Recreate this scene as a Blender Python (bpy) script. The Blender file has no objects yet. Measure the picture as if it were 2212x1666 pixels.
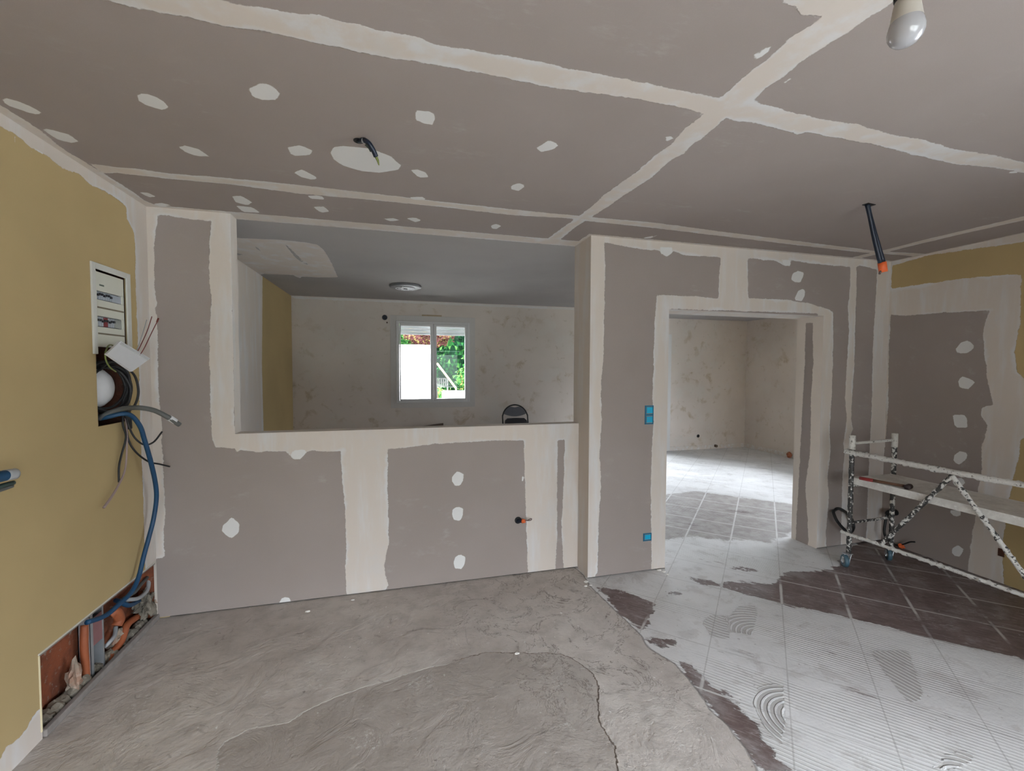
import bpy, math, random
import numpy as np
from mathutils import Vector, noise
random.seed(7)
S = bpy.context.scene
COL = S.collection

# ------------------------------------------------------------------ camera
F, YAW, PITCH, ROLL, CH = 934.41, 0.2576, -0.0383, 0.0033, 1.5433
def _axes():
    cy, sy = math.cos(YAW), math.sin(YAW)
    fw, rt, up = np.array([sy, cy, 0.]), np.array([cy, -sy, 0.]), np.array([0, 0, 1.])
    cp, sp = math.cos(PITCH), math.sin(PITCH)
    fw, up = cp*fw + sp*up, -sp*fw + cp*up
    cr, sr = math.cos(ROLL), math.sin(ROLL)
    return cr*rt + sr*up, -sr*rt + cr*up, fw
RT, UP, FW = _axes()
CAM = np.array([0, 0, CH])
cd = bpy.data.cameras.new('camera'); cam = bpy.data.objects.new('camera', cd); COL.objects.link(cam)
cd.sensor_width = 36; cd.lens = F*36/2212; cd.clip_start = 0.02; cd.clip_end = 200
from mathutils import Matrix
M = Matrix.Identity(4)
for i in range(3):
    M[i][0], M[i][1], M[i][2], M[i][3] = RT[i], UP[i], -FW[i], CAM[i]
cam.matrix_world = M
S.camera = cam

# ------------------------------------------------------------------ world and light
SKY = 35.0
w = bpy.data.worlds.new('world'); S.world = w; w.use_nodes = True
bgn = w.node_tree.nodes['Background']
wt = w.node_tree; wc = wt.nodes.new('ShaderNodeTexCoord'); ws = wt.nodes.new('ShaderNodeSeparateXYZ'); wr = wt.nodes.new('ShaderNodeValToRGB')
wt.links.new(wc.outputs['Generated'], ws.inputs[0]); wt.links.new(ws.outputs[2], wr.inputs[0]); wt.links.new(wr.outputs[0], bgn.inputs['Color'])
# overcast sky, its horizon dimmed to keep light off the upper walls
wr.color_ramp.elements[0].position = 0.02; wr.color_ramp.elements[0].color = (.085, .092, .095, 1)
wr.color_ramp.elements[1].position = 0.9; wr.color_ramp.elements[1].color = (1.25, 1.30, 1.46, 1)
e_ = wr.color_ramp.elements.new(.30); e_.color = (.60, .625, .69, 1)
bgn.inputs['Strength'].default_value = SKY
def portal(loc, size, rot):
    ld = bpy.data.lights.new('daylight_portal', 'AREA'); ld.shape = 'RECTANGLE'
    ld.size, ld.size_y = size; ld.cycles.is_portal = True
    o = bpy.data.objects.new('daylight_portal', ld); o.location = loc; o.rotation_euler = rot; COL.objects.link(o)
PI = math.pi
V = dict(xL=-1.4392, yF=3.0731, xJ=1.3419, yF2=2.8865, xD1=1.9902, zD=2.0, xD2=3.484, yD=3.1343, xR=4.2255,
         zO=1.1275, xO=-0.9983, yO=3.1796, yW=6.3154, yB=7.1228, xB=6.678, H=2.5, yN=-2.2, xS=2.85, xK=-1.36)
H = V['H']
RD = (-1.7, 0.8)           # glazed door in the right wall, behind the camera's right
ND = (-0.9, 2.1)            # glazed door in the wall behind the camera (x range)
BD = (3.7, 4.84)          # glazed door in the far room
WD = (3.3, 5.9)            # unseen window added in the far room's right wall to brighten it
SW = (4.55, 5.6)          # unseen fill window added in the far room's near wall
portal((V['xR']+.12, sum(RD)/2, 1.08), (2.1, RD[1]-RD[0]), (0, PI/2, 0))
portal((sum(ND)/2, V['yN']-.12, 1.08), (ND[1]-ND[0], 2.1), (PI/2, 0, 0))
portal((.5, V['yW']+.2, 1.63), (1.1, 1.2), (-PI/2, 0, 0))
portal((sum(BD)/2, V['yB']+.2, 1.08), (BD[1]-BD[0], 2.1), (-PI/2, 0, 0))
portal((sum(SW)/2, V['yD']-.2, 1.6), (SW[1]-SW[0], 1.3), (PI/2, 0, 0))
portal((V['xB']+.2, sum(WD)/2, 1.6), (1.3, WD[1]-WD[0]), (0, PI/2, 0))
sd_ = bpy.data.lights.new('sun', 'SUN'); sd_.energy = 6; sd_.angle = .02; sd_.color = (1, .98, .95)
so = bpy.data.objects.new('sun', sd_); so.rotation_euler = (0, math.radians(8), 0); COL.objects.link(so)     # shines on the yards, across the faces with windows
S.view_settings.view_transform = 'Standard'; S.view_settings.look = 'None'
S.view_settings.gamma = 1; S.view_settings.use_curve_mapping = False
S.view_settings.exposure = 0.0
S.cycles.max_bounces = 10; S.cycles.diffuse_bounces = 6; S.cycles.caustics_reflective = False; S.cycles.caustics_refractive = False

# ------------------------------------------------------------------ helpers
def at(px, py, ax, val):
    """a point of the place: the sight line through a photo pixel met with the plane coordinate[ax] = val"""
    d = FW + RT*(px-1106)/F - UP*(py-833)/F
    return CAM + d*(val-CAM[ax])/d[ax]
CROPS = {'': (0, 0, 1), 'f': (1150, 1150, 2.083), 'c4': (1200, 500, 2.083), 's': (1680, 1080, 5.53), 'cor': (1640, 480, 5.95),
         'r7': (1700, 400, 3.332), 'sc': (1740, 880, 3.786), 'rr': (1960, 480, 1.984), 'h': (1106, 0, 2), 'g': (0, 0, 2),
         'tl': (0, 200, 5.95), 'fl': (50, 1200, 1.8433), 'c3': (300, 880, 2.212), 'k': (480, 440, 2.6976), 'k2': (270, 420, 5.53),
         'j': (1180, 460, 6.94), 'lo': (0, 1150, 3.2275), 'hl': (180, 740, 4.383), 'm': (0, 480, 3.2036)}
def P(c, pts, ax, val):
    a, b, s = CROPS[c]
    return [at(a+x/s, b+y/s, ax, val) for x, y in pts]
def tag(o, label=None, cat=None, group=None, kind=None):
    if label: o['label'] = label
    if cat: o['category'] = cat
    if group: o['group'] = group
    if kind: o['kind'] = kind
    return o
def empty(name, loc, label=None, cat=None, group=None, kind=None):
    o = bpy.data.objects.new(name, None); COL.objects.link(o); o.location = loc; o.empty_display_size = .05
    return tag(o, label, cat, group, kind)
def link(name, verts, faces, mats, parent=None, mi=None, smooth=False, attrs=None):
    me = bpy.data.meshes.new(name)
    me.from_pydata([tuple(v) for v in verts], [], [tuple(f) for f in faces]); me.update()
    for m in (mats if isinstance(mats, (list, tuple)) else [mats]): me.materials.append(m)
    if mi is not None: me.polygons.foreach_set('material_index', mi)
    if smooth: me.polygons.foreach_set('use_smooth', [True]*len(faces))
    for k, a in (attrs or {}).items():
        at_ = me.attributes.new(k, 'FLOAT', 'POINT'); at_.data.foreach_set('value', np.asarray(a, dtype=np.float32))
    o = bpy.data.objects.new(name, me); COL.objects.link(o)
    if parent is not None:
        o.parent = parent
        if parent.type == 'EMPTY': o.matrix_parent_inverse = Matrix.Translation(-Vector(parent.location))
    return o
class MB:
    """collects shapes of one part"""
    def __init__(s): s.v = []; s.f = []; s.m = []
    def add(s, v, f, m=0):
        n = len(s.v); s.v += [tuple(map(float, p)) for p in v]; s.f += [tuple(i+n for i in q) for q in f]; s.m += [m]*len(f); return s
    def box(s, a, b, m=0, bev=0.0):
        x0, y0, z0 = [min(a[i], b[i]) for i in range(3)]; x1, y1, z1 = [max(a[i], b[i]) for i in range(3)]
        if bev <= 0:
            v = [(x, y, z) for x in (x0, x1) for y in (y0, y1) for z in (z0, z1)]
            f = [(0, 1, 3, 2), (4, 6, 7, 5), (0, 4, 5, 1), (2, 3, 7, 6), (0, 2, 6, 4), (1, 5, 7, 3)]
            return s.add(v, f, m)
        b = min(bev, (x1-x0)*.49, (y1-y0)*.49, (z1-z0)*.49)
        import bmesh
        bm = bmesh.new(); bmesh.ops.create_cube(bm, size=1)
        for q in bm.verts: q.co = Vector(((x0+x1)/2+q.co.x*(x1-x0), (y0+y1)/2+q.co.y*(y1-y0), (z0+z1)/2+q.co.z*(z1-z0)))
        bmesh.ops.bevel(bm, geom=bm.edges[:], offset=b, segments=2, affect='EDGES', profile=.5)
        s.add([q.co for q in bm.verts], [[l.index for l in fc.verts] for fc in bm.faces], m); bm.free(); return s
    def obox(s, c, u, v, w, m=0):
        """box from centre and three half vectors"""
        c, u, v, w = [np.array(q, float) for q in (c, u, v, w)]
        pts = [c+i*u+j*v+k*w for i in (-1, 1) for j in (-1, 1) for k in (-1, 1)]
        return s.add(pts, [(0, 1, 3, 2), (4, 6, 7, 5), (0, 4, 5, 1), (2, 3, 7, 6), (0, 2, 6, 4), (1, 5, 7, 3)], m)
    def tube(s, pts, r, n=10, m=0, sub=6, lump=0.0, caps=True, rib=0.0):
        pts = [np.array(p, float) for p in pts]
        if sub > 1 and len(pts) > 2:
            q = [2*pts[0]-pts[1]]+pts+[2*pts[-1]-pts[-2]]; out = []
            for i in range(1, len(q)-2):
                for k in range(sub):
                    t = k/sub; a, b, c, d = q[i-1], q[i], q[i+1], q[i+2]
                    out.append(.5*((2*b)+(c-a)*t+(2*a-5*b+4*c-d)*t*t+(-a+3*b-3*c+d)*t**3))
            out.append(pts[-1]); path = out
        elif sub > 1: path = [pts[0]+(pts[1]-pts[0])*k/sub for k in range(sub+1)]
        else: path = pts
        R = list(np.interp(np.linspace(0, 1, len(path)), np.linspace(0, 1, len(r)), r)) if isinstance(r, (list, tuple)) else [r]*len(path)
        tan = [path[min(i+1, len(path)-1)]-path[max(i-1, 0)] for i in range(len(path))]
        tan = [t/(np.linalg.norm(t)+1e-9) for t in tan]
        a = np.cross(tan[0], (0, 0, 1.)); a = np.cross(tan[0], (1., 0, 0)) if np.linalg.norm(a) < .1 else a; a /= np.linalg.norm(a)
        v = []; f = []
        for i, p in enumerate(path):
            a = a-tan[i]*np.dot(a, tan[i]); a /= np.linalg.norm(a)+1e-9; b = np.cross(tan[i], a)
            for k in range(n):
                an = 2*PI*k/n; d = a*math.cos(an)+b*math.sin(an); rr = R[i]*(1+(rib if i % 2 else 0))
                if lump: 
                    q = p+d*rr; nz = noise.noise(Vector(q*45.))+.6*noise.noise(Vector(q*110.)); rr += lump*max(0, nz)
                v.append(p+d*rr)
        for i in range(len(path)-1):
            for k in range(n):
                k2 = (k+1) % n; f.append((i*n+k, i*n+k2, (i+1)*n+k2, (i+1)*n+k))
        if caps:
            f.append(tuple(range(n-1, -1, -1))); f.append(tuple((len(path)-1)*n+k for k in range(n)))
        return s.add(v, f, m)
    def disc(s, c, ax, r, h, n=32, m=0, r2=None):
        c = np.array(c, float); ax = np.array(ax, float); ax /= np.linalg.norm(ax)
        return s.tube([c-ax*h/2, c+ax*h/2], [r, r2 or r], n=n, m=m, sub=1)
    def lathe(s, c, ax, prof, n=32, m=0):
        c = np.array(c, float); ax = np.array(ax, float); ax /= np.linalg.norm(ax)
        a = np.cross(ax, (1., 0, 0)); a = np.cross(ax, (0, 1., 0)) if np.linalg.norm(a) < .3 else a; a /= np.linalg.norm(a); b = np.cross(ax, a)
        v = [c+ax*h+(a*math.cos(2*PI*k/n)+b*math.sin(2*PI*k/n))*r for r, h in prof for k in range(n)]
        f = [(i*n+k, i*n+(k+1) % n, (i+1)*n+(k+1) % n, (i+1)*n+k) for i in range(len(prof)-1) for k in range(n)]
        return s.add(v, f, m)
    def build(s, name, mats, parent=None, smooth=False):
        return link(name, s.v, s.f, mats, parent, s.m, smooth)
def sdf(pts, polys):
    """signed distance (inside positive) of 2-D points to the union of polygons"""
    out = np.full(len(pts), -9.0)
    for pl in polys:
        q = np.asarray(pl, float); d2 = np.full(len(pts), 1e9); ins = np.zeros(len(pts), bool)
        for i in range(len(q)):
            a, b = q[i], q[(i+1) % len(q)]; ab = b-a; L = ab@ab+1e-12
            t = np.clip(((pts-a)@ab)/L, 0, 1); e = pts-a-t[:, None]*ab; d2 = np.minimum(d2, (e*e).sum(1))
            c = (a[1] > pts[:, 1]) != (b[1] > pts[:, 1])
            with np.errstate(divide='ignore', invalid='ignore'): xx = (b[0]-a[0])*(pts[:, 1]-a[1])/(b[1]-a[1])+a[0]
            ins ^= c & (pts[:, 0] < xx)
        d = np.sqrt(d2); out = np.maximum(out, np.where(ins, d, -d))
    return out
ATT = ('cmp', 'spot', 'brd')
class Shell:
    """one wall, ceiling or floor: gridded panels carrying the distances to the edges of its plaster strips, as one mesh"""
    def __init__(s, keys=ATT): s.v = []; s.f = []; s.m = []; s.n = 0; s.keys = keys; s.a = {k: [] for k in keys}
    def panel(s, o, u, v, lu, lv, res=.02, holes=(), masks=None, const=None, m=0, extra=None):
        o, u, v = [np.array(q, float) for q in (o, u, v)]
        def line(L, cuts):
            c = sorted({0., L, *[min(max(x, 0), L) for x in cuts]}); out = []
            for a, b in zip(c[:-1], c[1:]):
                k = max(1, int(math.ceil((b-a)/res))); out += list(np.linspace(a, b, k, endpoint=False))
            return np.array(out+[L])
        U = line(lu, [x for h in holes for x in h[:2]]); W = line(lv, [x for h in holes for x in h[2:]])
        gu, gv = np.meshgrid(U, W); p2 = np.stack([gu.ravel(), gv.ravel()], 1)
        p3 = o+p2[:, :1]*u+p2[:, 1:]*v; nu = len(U)
        for k in s.keys:
            if masks and k in masks and masks[k]:
                pls = [[((np.asarray(q)-o)@u, (np.asarray(q)-o)@v) for q in pl] for pl in masks[k]]
                s.a[k].append(sdf(p2, pls))
            else: s.a[k].append(np.full(len(p2), (const or {}).get(k, -1.0)))
        if extra:
            for k, fn in extra.items(): s.a[k][-1] = fn(p3)
        cu = (U[:-1]+U[1:])/2; cv = (W[:-1]+W[1:])/2
        for j in range(len(W)-1):
            for i in range(nu-1):
                if any(h[0] < cu[i] < h[1] and h[2] < cv[j] < h[3] for h in holes): continue
                b = s.n+j*nu+i; s.f.append((b, b+1, b+nu+1, b+nu)); s.m.append(m)
        s.v.append(p3); s.n += len(p3); return s
    def quad(s, pts, const=None, m=0):
        s.v.append(np.array(pts, float))
        for k in s.keys: s.a[k].append(np.full(len(pts), (const or {}).get(k, -1.0)))
        s.f.append(tuple(range(s.n, s.n+len(pts)))); s.m.append(m); s.n += len(pts); return s
    def box(s, a, b, const=None, m=0, skip=()):
        x0, y0, z0 = [min(a[i], b[i]) for i in range(3)]; x1, y1, z1 = [max(a[i], b[i]) for i in range(3)]
        q = dict(xm=[(x0, y0, z0), (x0, y0, z1), (x0, y1, z1), (x0, y1, z0)], xp=[(x1, y0, z0), (x1, y1, z0), (x1, y1, z1), (x1, y0, z1)],
                 ym=[(x0, y0, z0), (x1, y0, z0), (x1, y0, z1), (x0, y0, z1)], yp=[(x0, y1, z0), (x0, y1, z1), (x1, y1, z1), (x1, y1, z0)],
                 zm=[(x0, y0, z0), (x0, y1, z0), (x1, y1, z0), (x1, y0, z0)], zp=[(x0, y0, z1), (x1, y0, z1), (x1, y1, z1), (x0, y1, z1)])
        for k, p in q.items():
            if k not in skip: s.quad(p, const, m)
        return s
    def build(s, name, mats):
        o = link(name, np.concatenate(s.v), s.f, mats, None, s.m, False, {k: np.concatenate(v) for k, v in s.a.items()})
        o['kind'] = 'structure'; return o

# ------------------------------------------------------------------ materials
class N:
    """small node writer"""
    def __init__(s, name):
        s.mat = bpy.data.materials.new(name); s.mat.use_nodes = True; s.t = s.mat.node_tree; s.t.nodes.clear()
        s.out = s.t.nodes.new('ShaderNodeOutputMaterial'); s.co = s.t.nodes.new('ShaderNodeTexCoord').outputs['Object']
    def set(s, sock, v):
        if isinstance(v, bpy.types.NodeSocket): s.t.links.new(v, sock)
        elif v is not None:
            if hasattr(sock.default_value, '__len__') and not hasattr(v, '__len__'): v = (v, v, v)
            if hasattr(v, '__len__') and len(v) == 3 and len(sock.default_value) == 4: v = (*v, 1)
            sock.default_value = v
    def math(s, op, a, b=None, c=None, clamp=False):
        n = s.t.nodes.new('ShaderNodeMath'); n.operation = op; n.use_clamp = clamp
        for i, v in enumerate((a, b, c)):
            if v is not None: s.set(n.inputs[i], v)
        return n.outputs[0]
    def noise(s, scale, detail=3, rough=.55, co=None, dist=0):
        n = s.t.nodes.new('ShaderNodeTexNoise'); s.set(n.inputs['Vector'], co or s.co); n.inputs['Scale'].default_value = scale
        n.inputs['Detail'].default_value = detail; n.inputs['Roughness'].default_value = rough; n.inputs['Distortion'].default_value = dist
        return n.outputs['Fac']
    def scale(s, v, vec):
        n = s.t.nodes.new('ShaderNodeVectorMath'); n.operation = 'MULTIPLY'; s.set(n.inputs[0], v); n.inputs[1].default_value = vec; return n.outputs[0]
    def step(s, x, a, b):
        n = s.t.nodes.new('ShaderNodeMapRange'); n.interpolation_type = 'SMOOTHSTEP'; s.set(n.inputs[0], x)
        n.inputs[1].default_value = a; n.inputs[2].default_value = b; return n.outputs[0]
    def mix(s, f, a, b):
        n = s.t.nodes.new('ShaderNodeMix'); n.data_type = 'RGBA'; s.set(n.inputs['Factor'], f); s.set(n.inputs[6], a); s.set(n.inputs[7], b); return n.outputs[2]
    def mixf(s, f, a, b):
        n = s.t.nodes.new('ShaderNodeMix'); n.data_type = 'FLOAT'; s.set(n.inputs[0], f); s.set(n.inputs[2], a); s.set(n.inputs[3], b); return n.outputs[0]
    def attr(s, name):
        n = s.t.nodes.new('ShaderNodeAttribute'); n.attribute_name = name; return n.outputs['Fac']
    def bump(s, h, dist, strength=1.0, prev=None):
        n = s.t.nodes.new('ShaderNodeBump'); s.set(n.inputs['Height'], h); n.inputs['Distance'].default_value = dist
        n.inputs['Strength'].default_value = strength
        if prev is not None: s.set(n.inputs['Normal'], prev)
        return n.outputs[0]
    def pbr(s, col, rough=.8, metal=0, normal=None, **kw):
        n = s.t.nodes.new('ShaderNodeBsdfPrincipled'); s.set(n.inputs['Base Color'], col); s.set(n.inputs['Roughness'], rough)
        s.set(n.inputs['Metallic'], metal)
        if normal is not None: s.set(n.inputs['Normal'], normal)
        for k, v in kw.items(): s.set(n.inputs[k.replace('_', ' ')], v)
        s.t.links.new(n.outputs[0], s.out.inputs[0]); return s.mat
def plain(name, col, rough=.6, metal=0, var=.12, sc=30, bump=.0006, **kw):
    m = N(name); n = m.noise(sc, 4)
    c2 = tuple(min(1, c*(1+var)) for c in col); c1 = tuple(c*(1-var) for c in col)
    return m.pbr(m.mix(n, c1, c2), rough, metal, m.bump(n, bump), **kw)
def wallmat(name, base, board=(.322, .274, .254), cream=(.615, .552, .498), white=(.64, .628, .625), ragged=1.0, blotch=None):
    m = N(name); cmp_, spot, brd = m.attr('cmp'), m.attr('spot'), m.attr('brd')
    big, mid, fine, grain = m.noise(1.3, 3), m.noise(16, 3, .6), m.noise(70, 3, .6), m.noise(420, 2, .5)
    wob = m.math('ADD', m.math('MULTIPLY', m.math('SUBTRACT', mid, .5), .022*ragged), m.math('MULTIPLY', m.math('SUBTRACT', fine, .5), .012*ragged))
    c = m.math('ADD', cmp_, wob); s_ = m.math('ADD', spot, m.math('MULTIPLY', wob, .45)); b = m.math('ADD', brd, wob)
    mc, ms, mb = m.step(c, -.001, .0035), m.step(s_, -.001, .003), m.step(b, -.001, .004)
    streak = m.noise(9, 4, .6, m.scale(m.co, (1, 1, .15)))
    basec = m.mix(m.step(big, .3, .7), tuple(v*.95 for v in base), tuple(min(1, v*1.05) for v in base))
    if blotch:
        bl = m.step(m.noise(5.5, 5, .62, dist=.4), .54, .68); bl = m.math('MULTIPLY', bl, m.step(m.noise(1.6, 2), .38, .62))
        basec = m.mix(m.math('MULTIPLY', bl, .6), basec, blotch)
        basec = m.mix(m.math('MULTIPLY', m.step(m.noise(11, 5, .7), .62, .70), .35), basec, tuple(v*.75 for v in blotch))
        basec = m.mix(m.math('MULTIPLY', m.step(m.noise(3.1, 4, .6), .52, .62), .35), basec, (.60, .58, .54))
    brdc = m.mix(m.step(big, .3, .7), tuple(v*.96 for v in board), (board[0]*1.03, board[1]*1.04, board[2]*1.05))
    smear = m.math('MULTIPLY', m.step(m.noise(11, 6, .72, m.scale(m.co, (.45, 1, 1))), .54, .76), m.step(m.noise(1.6, 2), .46, .62))
    brdc = m.mix(m.math('MULTIPLY', smear, .30), brdc, (.52, .52, .50))
    brdc = m.mix(m.math('MULTIPLY', m.math('SUBTRACT', grain, .5), .5, clamp=True), brdc, (.45, .41, .38))
    col = m.mix(mb, basec, brdc)
    inner = m.step(m.math('ADD', c, m.math('MULTIPLY', m.math('SUBTRACT', m.noise(3.3, 4, .6), .42), .16)), .0, .03)
    cc = m.mix(m.math('MULTIPLY', inner, m.step(streak, .25, .55)), white, cream)
    cc = m.mix(m.math('MULTIPLY', m.step(m.noise(4, 4, .6), .55, .7), .35), cc, tuple(v*.9 for v in white))
    col = m.mix(mc, col, cc); col = m.mix(ms, col, (.70, .695, .69))
    h = m.math('ADD', m.math('MULTIPLY', mc, .9), m.math('MULTIPLY', ms, .7))
    h = m.math('ADD', h, m.math('MULTIPLY', streak, m.mixf(mc, .1, .8)))
    nrm = m.bump(h, .0016, .6); nrm = m.bump(fine, .0005, .6, nrm)
    return m.pbr(col, .88, 0, nrm, Specular_IOR_Level=.25)

MAT_BOARD = wallmat('plasterboard', (.322, .274, .254))
MAT_YELLOW = wallmat('ochre_paint', (.455, .345, .175))
MAT_PLASTER = wallmat('bare_plaster', (.60, .54, .49), blotch=(.40, .315, .205), cream=(.60, .58, .55))
MAT_KCEIL = wallmat('old_ceiling_paint', (.375, .355, .345))
MAT_COMP = wallmat('filled_plasterboard', (.665, .595, .535))
MAT_OUT = plain('outer_render', (.70, .68, .66), .9)
WHITE_PVC = plain('white_pvc', (.78, .79, .80), .35, var=.02, bump=.0001)
GREY_PVC = plain('grey_pvc', (.58, .575, .57), .4, var=.03, bump=.0001)  # greyer, darker version of the white frame plastic
ALU = plain('brushed_metal', (.60, .60, .58), .35, 1, .15)
GALV = plain('galvanised_steel', (.46, .48, .50), .45, .7, .18, 18)
BLACK = plain('black_rubber', (.010, .010, .011), .55, sc=40)
BLUE_C = plain('blue_conduit', (.006, .052, .125), .5, sc=20)
NAVY = plain('dark_blue_sleeve', (.003, .010, .026), .45, sc=20)
GREY_C = plain('grey_conduit', (.085, .088, .085), .5, sc=20)
LGREY = plain('light_grey_conduit', (.34, .35, .36), .5, sc=20)
ORANGE = plain('orange_tape', (.72, .13, .03), .5)
TERRA = plain('orange_sleeve', (.30, .082, .030), .6, sc=14, var=.4)
PINKISH = plain('dusty_pink_cable', (.30, .22, .21), .55)
RED_W = plain('red_wire', (.17, .035, .028), .5)
GREEN_W = plain('green_yellow_wire', (.16, .19, .05), .5)
DARKHOLE = plain('dark_hollow', (.012, .012, .014), .9)
PANEL = plain('ivory_panel_plastic', (.66, .66, .58), .45, var=.03, bump=.0001)
DPLASTIC = plain('dark_switch_plastic', (.02, .022, .03), .4)
BRK_GREY = plain('breaker_grey', (.38, .42, .47), .45)
BLUE_BOX = plain('blue_cover_plastic', (.0, .38, .62), .38, var=.05, bump=.0001)
BLUE_BOXD = plain('blue_box_rim', (.0, .12, .22), .45, var=.1)
PAPERY = plain('white_sheeting', (.66, .66, .68), .5, var=.04)
CRUMB = plain('dry_plaster_crumb', (.74, .72, .68), .9, sc=90, bump=.002)
WOODR = plain('dark_wood', (.085, .055, .035), .6, sc=12, var=.4)
BRICK = None
def brickmat(name, a, b, c):
    m = N(name); n1, n2 = m.noise(7, 5, .65), m.noise(26, 5, .7)
    col = m.mix(m.step(n1, .4, .6), a, b); col = m.mix(m.math('MULTIPLY', m.step(n2, .56, .66), .8), col, c)
    return m.pbr(col, .9, 0, m.bump(n2, .006))
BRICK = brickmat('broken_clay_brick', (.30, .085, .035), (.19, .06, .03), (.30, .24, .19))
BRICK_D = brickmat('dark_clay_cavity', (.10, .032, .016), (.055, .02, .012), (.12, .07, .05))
WOOL = brickmat('mineral_wool', (.24, .21, .165), (.14, .125, .10), (.36, .32, .26))
RUBBLE = brickmat('rubble', (.33, .20, .14), (.30, .27, .22), (.45, .33, .26))
def spatter(name, lo, hi, sc=38, dark=(.035, .033, .032)):
    m = N(name); n = m.noise(sc, 4, .65); k = m.step(n, lo, hi)
    col = m.mix(k, dark, m.mix(m.noise(90, 3), (.56, .54, .50), (.70, .685, .655)))
    return m.pbr(col, m.mixf(k, .45, .9), 0, m.bump(n, .004))
SPLAT = spatter('plaster_spattered_steel', .50, .55)
SPLAT_D = spatter('lightly_spattered_steel', .56, .60, 45)
CAKED = spatter('plaster_caked_steel', .34, .42, 62, (.14, .13, .12))
CAKED_P = brickmat('plaster_caked_plank', (.70, .68, .645), (.58, .56, .53), (.80, .785, .76))
def glassmat():
    m = N('window_glass'); t = m.t
    tr = t.nodes.new('ShaderNodeBsdfTransparent'); gl = t.nodes.new('ShaderNodeBsdfGlossy'); gl.inputs['Roughness'].default_value = .01
    fr = t.nodes.new('ShaderNodeFresnel'); fr.inputs[0].default_value = 1.45; mx = t.nodes.new('ShaderNodeMixShader')
    tr.inputs[0].default_value = (.96, .98, .97, 1)
    t.links.new(fr.outputs[0], mx.inputs[0]); t.links.new(tr.outputs[0], mx.inputs[1]); t.links.new(gl.outputs[0], mx.inputs[2])
    t.links.new(mx.outputs[0], m.out.inputs[0]); return m.mat
GLASS = glassmat()

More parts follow.
